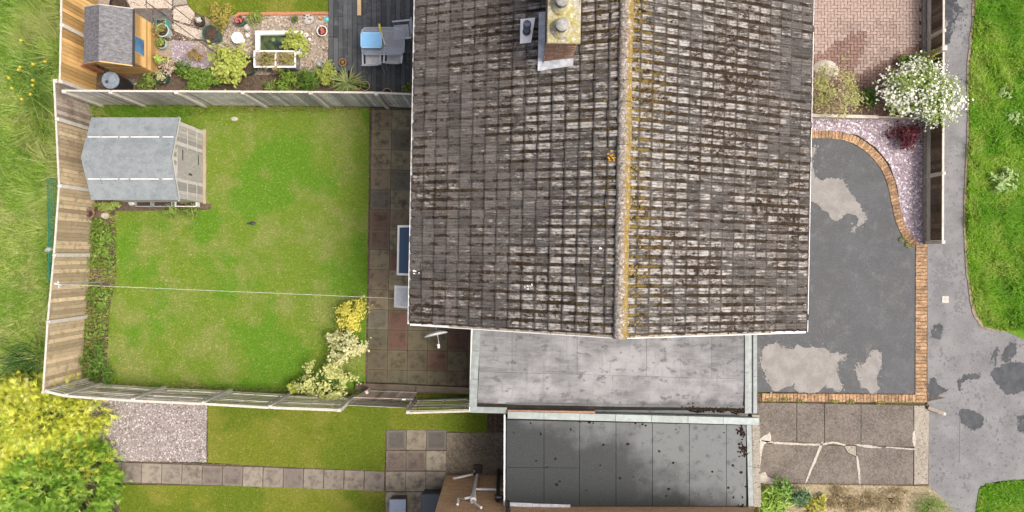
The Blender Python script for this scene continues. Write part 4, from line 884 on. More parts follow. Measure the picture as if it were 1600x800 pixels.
MB().tube([NB(776, 2.5) + Vector((0, .1, 0)), NB(786, 2.5) + Vector((0, .1, 0)), NB(793, 2.65) + Vector((0, .08, 0)), NB(794, 3.2)], .06, 10).build('pipe_elbow', M['black_plastic'], bpz, True)
MB().tube([NB(773, 2.35) + Vector((0, .06, 0)), NB(783, 2.35) + Vector((0, .06, 0))], .075, 10).build('pipe_joint', M['black_plastic'], bpz, True)
gl = W(747, 731); gully = thing('drain_gully', 'dark square drain gully at foot of brick wall', 'drain', gl)
MB().box((0, 0, .06), (.24, .26, .12), ch=.01).build('frame', plain('gully_brown', (.06, .03, .025), .7, .2), gully)
for i in range(4): MB().box((-.07 + i * .047, 0, .125), (.02, .2, .012)).build('bar', M['iron'], gully)

# ------------------------------------------------------------------ fences
M['wood_tan'] = wood('larch_lap', (.50, .31, .11), (.58, .40, .18), (.44, .28, .11))
M['wood_brown'] = wood('weathered_board', (.37, .29, .185), (.50, .415, .29), (.41, .325, .21), (.24, .19, .12))
M['wood_silver'] = wood('silvered_board', (.42, .41, .38), (.58, .57, .53), (.36, .355, .32), (.34, .35, .27))
M['wood_grey'] = wood('grey_brown_board', (.27, .22, .185), (.42, .37, .33), (.2, .16, .13))
M['wood_moss'] = wood('mossy_board', (.44, .42, .35), (.60, .58, .50), (.40, .39, .29), (.33, .33, .18))
M['wood_dark'] = wood('dark_board', (.10, .078, .058), (.155, .125, .1), (.075, .06, .045), (.09, .085, .04))
M['cap'] = plain('pale_cap_rail', (.48, .455, .40), .8, .2, .15, 20)
board_v = MB().box((0, 0, .5), (1, .016, 1)).mesh('fence_board_upright', M['wood_brown'])
def unit_board(mat): return MB().box((0, 0, .5), (1, 1, 1)).mesh('fence_board', mat)
def fence(label, tops, h, style, mats, side, cap=True, posts=None, gravel=False, name='garden_fence', pe=.05, top_px=True, slats=12):
    """tops: photo points of the top edge at height h, one per post; side +1/-1 says on which side of the line the boards face"""
    P_ = [W(x, y, h) for x, y in tops]; o0 = P_[0]; t = thing(name, label, 'fence', (o0.x, o0.y, 0))
    posts = posts if posts is not None else list(range(len(P_)))
    pm = MB().box((0, 0, .5), (.105, .105, 1), ch=.02).mesh('fence_post', M['concrete_post'])
    for i in range(len(P_)):
        if i in posts:
            d = (P_[min(i + 1, len(P_) - 1)] - P_[max(i - 1, 0)]).xy; l = rel(P_[i], o0)
            nn = Vector((-d.y, d.x)).normalized() * side * .022
            inst('post', pm, t, (l.x + nn.x, l.y + nn.y, -.03), (random.gauss(0, .004), random.gauss(0, .004), math.atan2(d.y, d.x)), (1, 1, h + pe + .03))
    for i in range(len(P_) - 1):
        A, B = rel(P_[i], o0), rel(P_[i + 1], o0); d = (B - A); L = d.xy.length; a = math.atan2(d.y, d.x); mt = mats[i % len(mats)] if isinstance(mats, (list, tuple)) else mats
        ux = Vector((math.cos(a), math.sin(a), 0)); n_ = Vector((-ux.y, ux.x, 0)) * side
        rl = MB(); zb = .28 if gravel else .04
        for zz_ in (zb + .1, (zb + h) / 2, h - .12): rl.box((L / 2, -side * .035, zz_), (L - .12, .04, .07))
        pn = rl.build('panel', M[mt], t, loc=(A.x, A.y, 0), rz=a)
        bm_ = unit_board(M[mt])
        if style == 'upright':
            n = max(3, round((L - .1) / .118)); bw = (L - .11) / n
            for k_ in range(n):
                inst('board', bm_, pn, (.055 + bw * (k_ + .5), random.gauss(0, .0015), zb), (0, 0, side * .10), (bw * .94, .013, h - zb - .01 + random.uniform(-.006, .004)))
        elif style == 'lap':
            n = slats; bh = (h - zb) / n
            for k_ in range(n):
                inst('board', bm_, pn, (L / 2, side * .004 + random.gauss(0, .002), zb + bh * k_), (side * -.13, 0, random.gauss(0, .003)), (L - .11, .012, bh * 1.12))
            for u in (.12, .5, .88): MB().box((L * u, side * .022, (zb + h) / 2), (.035, .02, h - zb - .04)).build('batten', M[mt], pn)
        if cap: MB().box((L / 2, 0, h + .012), (L - .02, .05, .024)).build('cap_rail', M['cap'], pn)
        if gravel: MB().box((L / 2, side * .0, .135), (L - .1, .05, .29)).build('gravel_board', M['concrete_post'], pn)
    return t
fence('long weathered brown upright-board fence with concrete posts along the left field', [(85, 127), (88, 187), (93, 290), (85, 398), (75, 503), (68, 612)], 1.75, 'upright', ['wood_grey', 'wood_brown', 'wood_brown', 'wood_brown', 'wood_brown'], -1 if False else 1)
fence('newer honey-coloured upright-board fence behind the yellow shed', [(97, -175), (97, -66), (96, 40), (94, 127)], 1.75, 'upright', 'wood_tan', 1)
fence('silvery upright-board fence with white capping between the two back gardens', [(100, 142), (172, 142.5), (276, 143), (379, 143.5), (485, 144), (588, 145), (655, 148)], 1.85, 'upright', 'wood_silver', -1)
fence('green-stained lap panel fence along the foot of the large lawn', [(72, 612), (103, 619), (207, 626), (318, 631), (422, 637), (530, 641)], 1.9, 'lap', ['wood_moss'], 1, slats=9)
fence('mossy three-board fence panel between post and the extension', [(637, 645), (738, 642)], 1.85, 'lap', 'wood_moss', 1, posts=[0], slats=5, name='short_fence')
# the failed panel: lower strip still standing, upper half fallen in
low = thing('sagging_fence_panel', 'low strip of sagging lap boards between two leaning posts', 'fence', W(530, 622, 0)); l0 = low.location
a, b = W(533, 636, 1.2) , W(637, 641, 1.2)
um = unit_board(M['wood_moss'])
for k_ in range(5): A = rel(a, l0); d = b - a; inst('board', um, low, ((A.x + d.x / 2), A.y + d.y / 2 + .01 * k_, .1 + .22 * k_), (-.12, random.gauss(0, .01), math.atan2(d.y, d.x)), (d.length - .1, .014, .25))
fall = thing('fallen_fence_panel', 'broken grey fence panel fallen inward against the fence foot', 'fence panel', W(600, 615, 0)); f0 = fall.location
p0, p1, q0, q1 = W(572, 609, .25), W(652, 612, .2), W(548, 624.5, .95), W(644, 627, .95)
n = 15; um2 = unit_board(M['wood_grey'])
for k_ in range(n):
    t0, t1 = (k_ + .04) / n, (k_ + .96) / n; A, B, C, D = p0.lerp(p1, t0), p0.lerp(p1, t1), q0.lerp(q1, t1), q0.lerp(q1, t0)
    dz = Vector((0, 0, -.018)); z_ = Vector((0, 0, random.uniform(0, .012))); v = [rel(x_, f0) + z_ for x_ in (A, B, C, D)]
    MB().add(v + [x_ + dz for x_ in v], [(0, 1, 2, 3), (7, 6, 5, 4), (0, 4, 5, 1), (1, 5, 6, 2), (2, 6, 7, 3), (3, 7, 4, 0)]).build('board', M['wood_grey'], fall)
for t_ in (.15, .85): MB().bar(rel(p0.lerp(q0, t_), f0) - Vector((0, 0, .035)), rel(p1.lerp(q1, t_), f0) - Vector((0, 0, .035)), .05, .03).build('rail', M['wood_grey'], fall)
MB().bar(rel(W(628, 624, .98), f0), rel(W(634, 624.3, .98), f0), .04, .012).build('patch', M['white_paint'], fall)
stub = thing('leaning_post_stub', 'short brown post stub leaning over the fallen panel', 'post', W(578, 608, 0)); MB().bar((-.02, .02, 0), rel(W(573, 613, .9), stub.location), .10, .08).build('stub', M['wood_grey'], stub)
MB().box((0, 0, .03), (.2, .2, .06), ch=.01).build('footing', M['concrete_post'], stub)
slp = thing('timber_sleeper', 'long dark timber sleeper lying along the patio foot', 'sleeper', W(648, 607, 0))
for (a, b) in (((556, 603), (650, 606)), ((651, 606.5), (737, 610))): MB().bar(rel(W(*a, .1), slp.location), rel(W(*b, .1), slp.location), .2, .16).build('beam', M['wood_dark'], slp)
# low front fence along the pavement
ff = thing('front_fence', 'low dark board fence with pale posts and rail beside pavement', 'fence', W(1446, 190, 0)); fo = ff.location
pm = MB().box((0, 0, .5), (.11, .1, 1), ch=.02).mesh('front_post', M['concrete_post'])
ys = [-130, -30, 62, 172, 276, 379]
fx = lambda y_: 1445.5 - (y_ - 100) * .004 + 1.5
for i, y_ in enumerate(ys):
    l = rel(W(fx(y_), y_), fo); inst('post', pm, ff, (l.x, l.y, -.03), (0, 0, 0), (1, 1, .95))
umd = unit_board(M['wood_dark'])
for i in range(len(ys) - 1):
    A, B = rel(W(fx(ys[i]), ys[i]), fo), rel(W(fx(ys[i + 1]), ys[i + 1]), fo); d = B - A; L = d.xy.length; a_ = math.atan2(d.y, d.x)
    pn = MB().box((L / 2, 0, .13), (L - .1, .06, .28)).build('gravel_board', M['concrete_post'], ff, loc=(A.x, A.y, 0), rz=a_)
    n = 16
    for k_ in range(n): inst('board', umd, pn, (.06 + (L - .12) * (k_ + .5) / n, 0, .27), (0, 0, .1), ((L - .12) / n * 1.02, .014, .57))
    MB().box((L / 2, .03 * 0, .86), (L - .02, .055, .035)).build('cap_rail', M['cap'], pn)
MB().prism([rel(W(x_, y_, .1), fo).xy for x_, y_ in ((1441, -140), (1446, -140), (1449, 380), (1444.5, 380))], -.05, .1).build('kerb', M['pale_concrete'], ff)
lp = thing('lichen_post', 'tall post crusted with yellow lichen behind white flowering bush', 'post', W(1432, 96, 0))
MB().box((0, 0, .68), (.13, .13, 1.4), ch=.03).build('shaft', M['lichen'], lp); MB().box((0, 0, 1.395), (.15, .15, .04), ch=.015).build('top', M['concrete_post'], lp)
M['yellow_lichen'] = leafy('yellow_lichen', [(.42, .3, .02), (.55, .42, .05), (.35, .33, .08)], .1, .9)
V_, f_, r_ = leaf_cloud(350, (0, 0, .85), (.1, .1, .5), .05, .8, 20, .3, .3, seed=5); cloud_obj('lichen_crust', [(V_, f_, r_)], M['yellow_lichen'], lp)
wb = thing('edging_board', 'pale low edging board between block paving and slate bed', 'edging', W(1320, 181, 0)); MB().bar(rel(W(1262, 180, .3), wb.location), rel(W(1372, 183, .3), wb.location), .09, .04).build('cap_rail', M['cap'], wb)
MB().bar(rel(W(1262, 180, .3), wb.location) - Vector((0, 0, .16)), rel(W(1440, 184, .3), wb.location) - Vector((0, 0, .16)), .05, .28).build('board', M['wood_grey'], wb)

# ------------------------------------------------------------------ big grey shed
SE, SR = 1.75, 2.15
c_ = W(212, 248, SE); shed = thing('garden_shed', 'weathered wooden garden shed with pale grey felt roof on lawn', 'shed', (c_.x, c_.y, 0), 0); so_ = shed.location
M['shed_board'] = wood('shed_board', (.34, .335, .325), (.50, .49, .475), (.40, .385, .36))
g = G('shed_felt', .85, .3); p = g.pos(); a = g.noise(p, 3, 5, .7); b = g.noise(p, 24, 5, .8); r = g.rand(); k = g.mix(g.step(a, .35, .65), (.15, .175, .185), (.205, .23, .24)); k = g.mix(g.mul(g.step(b, .45, .7), .35), k, (.30, .32, .32)); k = g.mix(g.mul(g.step(g.noise(p, 4, 5, .75), .55, .68), .7), k, (.11, .125, .13)); g.col(k); g.bump(b, .25, .004); M['shed_felt'] = g.m
def S(px, py, z): return rel(W(px, py, z), so_)
TL, TR, BL, BR = S(143, 183, SE), S(280, 183, SE), S(143, 313, SE), S(279, 313, SE); RL, RR = S(127, 246, SR), S(268, 246, SR)
wx0, wx1, wy0, wy1 = TL.x + .14, TR.x - .1, BL.y + .08, TL.y - .08
# side boards (horizontal shiplap) and gable boards
cl = MB(); n = 14
for k_ in range(n): 
    z0_, z1_ = .06 + (SE - .16) * k_ / n, .06 + (SE - .16) * (k_ + 1) / n - .006
    cl.box(((wx0 + wx1) / 2, wy0, (z0_ + z1_) / 2), (wx1 - wx0, .02, z1_ - z0_)); cl.box(((wx0 + wx1) / 2, wy1, (z0_ + z1_) / 2), (wx1 - wx0, .02, z1_ - z0_)); cl.box((wx0, (wy0 + wy1) / 2, (z0_ + z1_) / 2), (.02, wy1 - wy0 - .03, z1_ - z0_))
cl.build('wall', M['shed_board'], shed)
n = 19; ym = (wy0 + wy1) / 2; half = (wy1 - wy0) / 2
for k_ in range(n):
    ya, yb = wy0 + 2 * half * k_ / n + .003, wy0 + 2 * half * (k_ + 1) / n - .003; zt = SR - .09 - (SR - SE) * abs((ya + yb) / 2 - ym) / half
    MB().box((wx1 + random.uniform(-.003, .003), (ya + yb) / 2, (.05 + zt) / 2), (.02, yb - ya, zt - .05)).build('board', M['shed_board'], shed)
for zz_ in (.45, 1.05): MB().box((wx1 + .014, ym, zz_), (.012, 2 * half - .1, .02)).build('batten', M['shed_board'], shed)
dr = MB().box((wx1 + .02, ym - .1, .9), (.02, .85, 1.62)).build('door', M['shed_board'], shed)
MB().box((wx1 + .045, ym - .35, .95), (.04, .05, .14)).build('handle', M['iron'], dr)
for zz_ in (.4, 1.4): MB().box((wx1 + .036, ym + .15, zz_), (.012, .3, .04)).build('hinge', M['iron'], dr)
MB().box((wx1 + .06, ym, .03), (.10, 2 * half + .1, .07), ch=.01).build('sill_plank', wood('buff_plank', (.44, .36, .25), (.52, .44, .33), (.4, .33, .23)), shed)
for (A, B, rows, up_) in ((TL, TR, 2, 1), (BL, BR, 2, -1)):
    for r_i in range(rows):
        t0, t1 = r_i / rows + (.0 if r_i else 0), (r_i + 1) / rows - .008
        cs = [RL.lerp(A, t0), RR.lerp(B, t0), RR.lerp(B, t1), RL.lerp(A, t1)]; lift = Vector((0, 0, .02 - .012 * r_i)); dn = Vector((0, 0, -.045))
        v = [x_ + lift for x_ in cs] + [x_ + lift + dn for x_ in cs]; fs = [(0, 1, 2, 3), (7, 6, 5, 4), (0, 4, 5, 1), (1, 5, 6, 2), (2, 6, 7, 3), (3, 7, 4, 0)]
        if up_ > 0: fs = [f[::-1] for f in fs]
        MB().add(v, fs).build('roof_felt', M['shed_felt'], shed)
    e0, e1 = RL.lerp(A, .5), RR.lerp(B, .5)
    for u0, u1 in ((.02, .16), (.17, .36), (.38, .48), (.5, .82), (.86, .98)): MB().bar(e0.lerp(e1, u0) + Vector((0, 0, .02)), e0.lerp(e1, u1) + Vector((0, 0, .02)), .022, .012).build('seam_edge', M['white_paint'], shed)
for (A, B) in ((RR, TR), (RR, BR)): MB().bar(A + Vector((-.015, 0, -.06)), B + Vector((-.015, 0, -.06)), .022, .09).build('bargeboard', M['shed_board'], shed)
# troughs along the shed's side
for i, (x0_, x1_, wht) in enumerate(((217, 243, 0), (244, 275, 0), (278, 313, 1))):
    tr = thing('planter_trough', ('pale-rimmed planter trough by the shed corner with small plants' if wht else ('dark empty planter trough in middle of shed side' if i else 'dark planter trough nearest the fence on shed side')), 'planter', W((x0_ + x1_) / 2, 317, 0)); w_ = (x1_ - x0_ - 1) * .0193
    mb = MB(); hz = .24
    for (cx_, cy_, sx_, sy_) in ((0, .12, w_, .02), (0, -.12, w_, .02), (-w_ / 2 + .01, 0, .02, .22), (w_ / 2 - .01, 0, .02, .22)): mb.box((cx_, cy_, hz / 2), (sx_, sy_, hz))
    mb.build('box', M['white_paint'] if wht else plain('trough_grey', (.30, .32, .33), .6, .3, .2), tr); MB().box((0, 0, .08), (w_ - .04, .22, .16)).build('soil', M['compost'], tr)
    if wht: cloud_obj('plant', [leaf_cloud(90, (0, 0, .24), (w_ * .4, .08, .1), .07, .5, 8, .3, .5, seed=77)], leafy('trough_plant', [(.12, .16, .04), (.25, .25, .08), (.3, .2, .1)]), tr)
ub = thing('white_bucket', 'small white bucket by the planter troughs near shed', 'bucket', W(211, 317, 0)); MB().lathe((0, 0, 0), [(.07, 0), (.1, .2), (.095, .2), (.07, .05), (0, .05)], 14).build('pail', M['white_paint'], ub, True); MB().tube([(-.1, 0, .2), (0, .02, .22), (.1, 0, .2)], .006, 5).build('handle', M['iron'], ub)
ur = thing('old_chimney_pot', 'brown clay chimney pot planter beside the left fence', 'planter', W(153, 335, 0))
MB().lathe((0, 0, 0), [(.15, 0), (.16, .05), (.13, .1), (.12, .35), (.16, .38), (.17, .45), (.14, .45), (.10, .44), (.09, .3), (0, .3)], 18).build('pot', plain('old_clay', (.17, .11, .085), .9, .2, .3), ur, True); MB().lathe((0, 0, .3), [(.09, 0), (.05, .03), (0, .03)], 10).build('soil', M['compost'], ur)
st = thing('grey_stone', 'pale grey stone lying beside the clay chimney pot', 'stone', W(165, 337, 0)); MB().lathe((0, 0, -.01), [(.12, 0), (.13, .05), (.08, .1), (0, .11)], 9, 1.1, .8).build('rock', M['stone'], st)
# washing line pole and line
pole = thing('washing_line_pole', 'tall grey metal washing line pole standing by left fence', 'pole', W(163, 440, 0)); MB().tube([(0, 0, -.05), (0, 0, 2.2)], .024, 10).build('shaft', plain('galvanised', (.38, .42, .45), .4, .5, .15, 20, metal=.4), pole, True)
tp = MB().tube([(-.1, .03, 2.2), (.1, -.02, 2.2)], .018, 8).build('crossbar', M['lead'], pole); MB().tube([(.02, -.1, 2.17), (-.02, .1, 2.17)], .018, 8).build('crossbar', M['lead'], pole)
pt = W(163, 440); hp = HM @ Vector((XW, (HMI @ W(640, 468, 2.3)).y, 2.4)); A = Vector((pt.x, pt.y, 2.12)); pts = []
for i in range(17): t = i / 16; v = A.lerp(hp, t); v.z -= .35 * 4 * t * (1 - t) * .3; pts.append(v - A)
wlr = thing('washing_line', 'thin pale washing line strung across the lawn to house', 'washing line', A); MB().tube(pts, .0045, 5).build('cord', plain('line_plastic', (.66, .68, .62), .5, .4, .05), wlr); MB().tube([pts[-1], pts[-1] + Vector((.06, 0, .03))], .02, 6).build('hook', M['lead'], wlr)

# ------------------------------------------------------------------ honey-coloured shed
c_ = W(170, 58, 1.6); sh = thing('honey_coloured_shed', 'small honey-coloured shed with charcoal felt roof in upper garden', 'shed', (c_.x, c_.y, 0)); s2 = sh.location
def S2(px, py, z): return rel(W(px, py, z), s2)
z1, z2 = 1.62, 2.0; TL, TR, BL, BR = S2(132, 11, z1), S2(207, 14, z1), S2(131, 99, z1), S2(206, 102, z1); RT, RB = S2(155, 7.5, z2), S2(154, 95, z2)
M['shed_tan'] = wood('honey_board', (.52, .32, .12), (.60, .40, .17), (.48, .30, .12))
g = G('charcoal_felt', .85, .3); p = g.pos(); a = g.noise(g.sc(p, (1, 2, 1)), 9, 5, .75); b = g.noise(p, 100, 3); k = g.mix(g.step(a, .35, .68), (.085, .085, .092), (.19, .19, .20)); k = g.mix(g.mul(g.step(b, .5, .75), .3), k, (.27, .27, .28)); g.col(k); g.bump(b, .3, .004); M['char_felt'] = g.m
ax0, ax1, ay0, ay1 = TL.x + .1, TR.x - .09, BL.y + .1, TL.y - .06
n = 15
for k_ in range(n):
    za, zb = .04 + 1.5 * k_ / n, .04 + 1.5 * (k_ + 1) / n - .004
    MB().box((ax1, (ay0 + ay1) / 2, (za + zb) / 2), (.02, ay1 - ay0, zb - za)).build('board', M['shed_tan'], sh)
    MB().box(((ax0 + ax1) / 2, ay0, (za + zb) / 2), (ax1 - ax0 - .03, .02, zb - za)).build('board', M['shed_tan'], sh)
bk_ = MB(); bk_.box((ax0, (ay0 + ay1) / 2, .78), (.02, ay1 - ay0 - .04, 1.5)); bk_.box(((ax0 + ax1) / 2, ay1, .78), (ax1 - ax0 - .03, .02, 1.5))
xm = (ax0 + ax1) / 2
for yy_ in (ay0 - .003, ay1 + .003): bk_.add([(ax0, yy_, 1.53), (ax1, yy_, 1.53), (xm, yy_, z2 - .06), (ax0, yy_ + .02, 1.53), (ax1, yy_ + .02, 1.53), (xm, yy_ + .02, z2 - .06)], [(0, 1, 2), (5, 4, 3), (0, 3, 4, 1), (1, 4, 5, 2), (2, 5, 3, 0)])
bk_.build('wall', M['shed_tan'], sh)
for nm_, (A, B, sgn) in (('l', (TL, BL, 1)), ('r', (TR, BR, -1))):
    cs = [RT, RB, B, A]; dn = Vector((0, 0, -.04)); v = cs + [x_ + dn for x_ in cs]; fs = [(0, 1, 2, 3), (7, 6, 5, 4), (0, 4, 5, 1), (1, 5, 6, 2), (2, 6, 7, 3), (3, 7, 4, 0)]
    if sgn > 0: fs = [f[::-1] for f in fs]
    MB().add(v, fs).build('roof_felt', M['char_felt'], sh)
    MB().bar(RB + Vector((0, -.012, -.04)), B + Vector((0, -.012, -.04)), .02, .1).build('bargeboard', M['shed_tan'], sh); MB().bar(RT + Vector((0, .012, -.03)), A + Vector((0, .012, -.03)), .02, .07).build('bargeboard', M['cap'], sh)
MB().box((TR.x + .01, (TR.y + BR.y) / 2, z1 - .045), (.025, TR.y - BR.y, .07)).build('eaves_strip', M['iron'], sh)
wv = MB().box((ax1 + .014, (TR.y + BR.y) / 2 - .1, 1.16), (.02, .5, .62)).build('window', M['shed_tan'], sh); MB().box((ax1 + .026, (TR.y + BR.y) / 2 - .1, 1.16), (.012, .44, .56)).build('pane', plain('blue_window', (.06, .22, .42), .08, .6, .5, 3), wv)
# water butt beside it
wbt = thing('water_butt', 'black water butt with grey-blue lid beside the honey-coloured shed', 'water butt', W(200, 131, 0)); l = rel(W(172, 125, .92), wbt.location)
bp_ = wbt.location; wbt.location = (bp_.x + l.x, bp_.y + l.y, 0)
MB().lathe((0, 0, 0), [(.2, 0), (.23, .1), (.245, .45), (.24, .85), (.23, .9), (.23, .86), (0, .86)], 22).build('barrel', M['black_plastic'], wbt, True)
ld = MB().lathe((0, 0, .86), [(.25, 0), (.255, .03), (.25, .055), (.22, .06), (.215, .045), (0, .05)], 24).build('lid', plain('butt_lid', (.20, .25, .31), .45, .4, .2), wbt, True); MB().lathe((.06, .03, .9), [(.1, 0), (.1, .025), (.07, .03), (0, .02)], 16).build('cap', plain('butt_cap', (.26, .31, .36), .4, .4, .2), ld, True)
MB().lathe((-.1, -.05, .9), [(.05, 0), (.05, .02), (0, .025)], 12).build('cap', M['iron'], ld)
MB().box((0, 0, .0), (.5, .5, .06)).build('stand', M['slate_slab'], wbt)
br = thing('brick_stack', 'stack of reddish boards leaning by water butt and shed', 'boards', W(166, 115, 0))
for i in range(4): MB().bar((-.25 + .06 * i, .05, .02), (-.33 + .06 * i, -.02 + .04 * i, .85), .07, .02).build('board', M['terracotta'], br)

# ------------------------------------------------------------------ decking, table and chairs
M['deck'] = wood('deck_board', (.05, .056, .062), (.088, .095, .10), (.06, .066, .07), (.11, .118, .122))
dk = poly('decking', [(514, -160), (700, -160), (700, 146), (560, 146), (514, 120)], -.06, .08, M['dark_void'])
x_ = 515.0; db = MB().box((0, 0, 0), (.138, 1, .03), ch=.004).mesh('deck_board', M['deck'])
while x_ < 690:
    xc = W(x_ + 3.6, 0).x; n = 0
    ytop, ybot = W(0, -80).y, W(0, 112 if x_ < 545 else 146).y
    cut = random.uniform(ybot + 1, ytop - 2)
    for (a, b) in ((ybot, cut - .004), (cut + .004, ytop)): inst('deck_board', db, dk, (xc, (a + b) / 2, .095 + random.uniform(-.003, .003)), (0, random.gauss(0, .01), 0), (1, b - a, 1))
    x_ += 7.45
for (a, b) in (((547, 105), (566, 105)), ((524, 82), (524, 105))): pass
pk = thing('loose_plank', 'pale new timber plank lying on the grey decking', 'plank', W(561.5, 0, .12)); MB().box((0, .15, .02), (.115, 1.25, .035), ch=.004).build('timber', wood('fresh_timber', (.50, .37, .2), (.58, .45, .27), (.46, .33, .18)), pk); MB().box((0, -.46, .021), (.113, .02, .036)).build('end_grain', M['cap'], pk)
DZ = .11
M['chair_mesh'] = plain('chair_textile', (.44, .46, .48), .8, .3, .1, 60); M['chair_frame'] = plain('chair_frame', (.42, .45, .48), .35, .5, .08, 20, metal=.3)
def chair(label, px, py, rz):
    t = thing('garden_chair', label, 'chair', W(px, py, DZ), rz, 'grey garden chairs round the glass table')
    MB().box((0, .02, .42), (.44, .44, .02), ch=.006).build('seat', M['chair_mesh'], t)
    Mb = Matrix.Rotation(R(-12), 4, 'X'); MB().box((0, -.28, .68), (.44, .02, .5), M=Mb.inverted()).build('backrest', M['chair_mesh'], t)
    for sx in (-1, 1):
        MB().tube([(sx * .26, .24, 0), (sx * .25, .23, .4), (sx * .25, .22, .62)], .014, 7).build('leg', M['chair_frame'], t, True)
        MB().tube([(sx * .26, -.36, 0), (sx * .25, -.22, .4), (sx * .24, -.36, .92)], .014, 7).build('leg', M['chair_frame'], t, True)
        MB().bar((sx * .26, .25, .635), (sx * .26, -.28, .65), .045, .025).build('armrest', M['chair_frame'], t)
    MB().tube([(-.24, -.36, .92), (0, -.375, .935), (.24, -.36, .92)], .018, 7).build('top_rail', M['chair_frame'], t, True)
    return t
chair('grey garden chair at the right end of the table against house', 632, 57, R(95))
chair('grey garden chair at the near side of table, left of the pair', 587, 96, R(2))
chair('grey garden chair at the near side of table, right of the pair', 620, 93, R(-4))
tb = thing('garden_table', 'grey glass-topped rectangular garden table on the decking', 'table', W(598.5, 64, .75) * 1); tb.location = (W(598.5, 64, .82).x, W(598.5, 64, .82).y, DZ)
def rrect(w, h, r, n=5):
    return [(sx * (w / 2 - r) + r * math.cos(a0 + math.pi / 2 * k / n), sy * (h / 2 - r) + r * math.sin(a0 + math.pi / 2 * k / n)) for sx, sy, a0 in ((1, 1, 0), (-1, 1, math.pi / 2), (-1, -1, math.pi), (1, -1, 1.5 * math.pi)) for k in range(n + 1)]
g = G('table_glass', .06, .5); g.b.inputs['Base Color'].default_value = (.62, .68, .74, 1); g.b.inputs['Transmission Weight'].default_value = .75; g.b.inputs['Roughness'].default_value = .12; M['table_glass'] = g.m
MB().prism(rrect(1.25, .80, .13), .70, .712).build('tabletop', M['table_glass'], tb)
rim = rrect(1.25, .80, .13); MB().tube([(x_, y_, .70) for x_, y_ in rim + rim[:1]], .014, 6, False).build('rim', M['chair_frame'], tb, True)
for sx in (-1, 1):
    for sy in (-1, 1): MB().tube([(sx * .5, sy * .3, .69), (sx * .53, sy * .33, 0)], .017, 7).build('leg', M['chair_frame'], tb, True)
for sy in (-1, 1): MB().bar((-.55, sy * .3, .68), (.55, sy * .3, .68), .03, .02).build('stretcher', M['chair_frame'], tb)
bx_ = thing('plastic_storage_box', 'light blue plastic storage box with lid on garden table', 'box', (W(580, 62.5, .98).x, W(580, 62.5, .98).y, DZ + .714)); mblue = plain('blue_plastic', (.22, .50, .78), .3, .5, .05, 8)
MB().prism(rrect(.56, .40, .05), 0, .13).build('tub', mblue, bx_); ld = MB().prism(rrect(.62, .46, .06), .13, .16).build('lid', plain('blue_lid', (.30, .56, .82), .3, .5, .05, 8), bx_)
MB().prism(rrect(.54, .38, .05), .16, .168).build('lid_panel', mblue, ld)
for sx in (-1, 1):
    for sy in (-1, 1): MB().lathe((sx * .26, sy * .18, .168), [(.014, 0), (.012, .006), (0, .006)], 8).build('stud', M['iron'], ld)
bw_ = thing('bubble_wand', 'white and yellow toy bubble wand lying on garden table', 'toy', W(597, 55, .9)); bz_ = bw_.location
MB().tube([rel(W(597, 55, .85), bz_) + Vector((0, 0, -.88)), rel(W(602, 70, .85), bz_) + Vector((0, 0, -.88))], .018, 8).build('tube', M['white_paint'], bw_)
ye = plain('yellow_plastic', (.75, .62, .05), .35, .5, .05)
MB().tube([rel(W(597, 55, .85), bz_) + Vector((0, 0, -.88)), rel(W(594, 46, .85), bz_) + Vector((0, 0, -.87)), rel(W(593, 38, .85), bz_) + Vector((0, 0, -.86))], [.035, .028, .03], 8).build('handle', ye, bw_, True)
bw_.location.z = DZ + .735 + .0; 
for ch_ in bw_.children: ch_.location.z = .88 - .85 + .02

# ------------------------------------------------------------------ pond tub, trough, pots and ornaments of the upper garden
pond = thing('raised_pond', 'white-rimmed raised tub pond with dark green water', 'pond', W(435, 66, .45)); pond.location.z = 0; po = pond.location
g = G('pond_water', .04, .5); p = g.pos(); a = g.noise(p, 3.5, 4); g.col(g.mix(g.step(a, .38, .62), (.012, .022, .02), (.06, .085, .02))); M['pond'] = g.m
mb = MB(); ow, oh = 1.42, .72
for (cx_, cy_, sx_, sy_) in ((0, oh / 2 - .06, ow, .12), (0, -oh / 2 + .06, ow, .12), (-ow / 2 + .06, 0, .12, oh - .24), (ow / 2 - .06, 0, .12, oh - .24)): mb.box((cx_, cy_, .22), (sx_, sy_, .46), ch=.03)
mb.build('rim', M['white_paint'], pond); MB().box((0, 0, .15), (ow - .24, oh - .24, .3)).build('water', M['pond'], pond)
M['lily'] = plain('lily_leaf', (.14, .2, .08), .4, .4, .2)
for (x_, y_, r_) in ((.1, .1, .09), (.28, .05, .07), (-.2, .12, .06), (.02, -.1, .05)): MB().lathe((x_, y_, .302), [(r_, 0), (r_ * .9, .006), (0, .004)], 12).build('lily_pad', M['lily'], pond)
trg = thing('ribbed_trough', 'tall grey ribbed trough planter with white rim before the pond', 'planter', W(429, 92, .72)); trg.location.z = 0
mgr = plain('ribbed_grey', (.20, .23, .26), .6, .3, .15); wd, dp_ = 1.24, .50
for k_ in range(7): zz_ = .04 + k_ * .09; q_ = k_ * .012 - .06; MB().prism(rrect(wd - .1 + q_, dp_ - .06 + q_, .06, 3), zz_, zz_ + .082).build('rib', mgr, trg)
mb = MB()
for (cx_, cy_, sx_, sy_) in ((0, dp_ / 2 - .02, wd, .045), (0, -dp_ / 2 + .02, wd, .045), (-wd / 2 + .02, 0, .045, dp_ - .09), (wd / 2 - .02, 0, .045, dp_ - .09), (.02, 0, .03, dp_ - .09)): mb.box((cx_, cy_, .69), (sx_, sy_, .05))
mb.build('rim', M['white_paint'], trg); MB().box((0, 0, .66), (wd - .08, dp_ - .08, .03)).build('soil', M['bed_gravel'], trg)
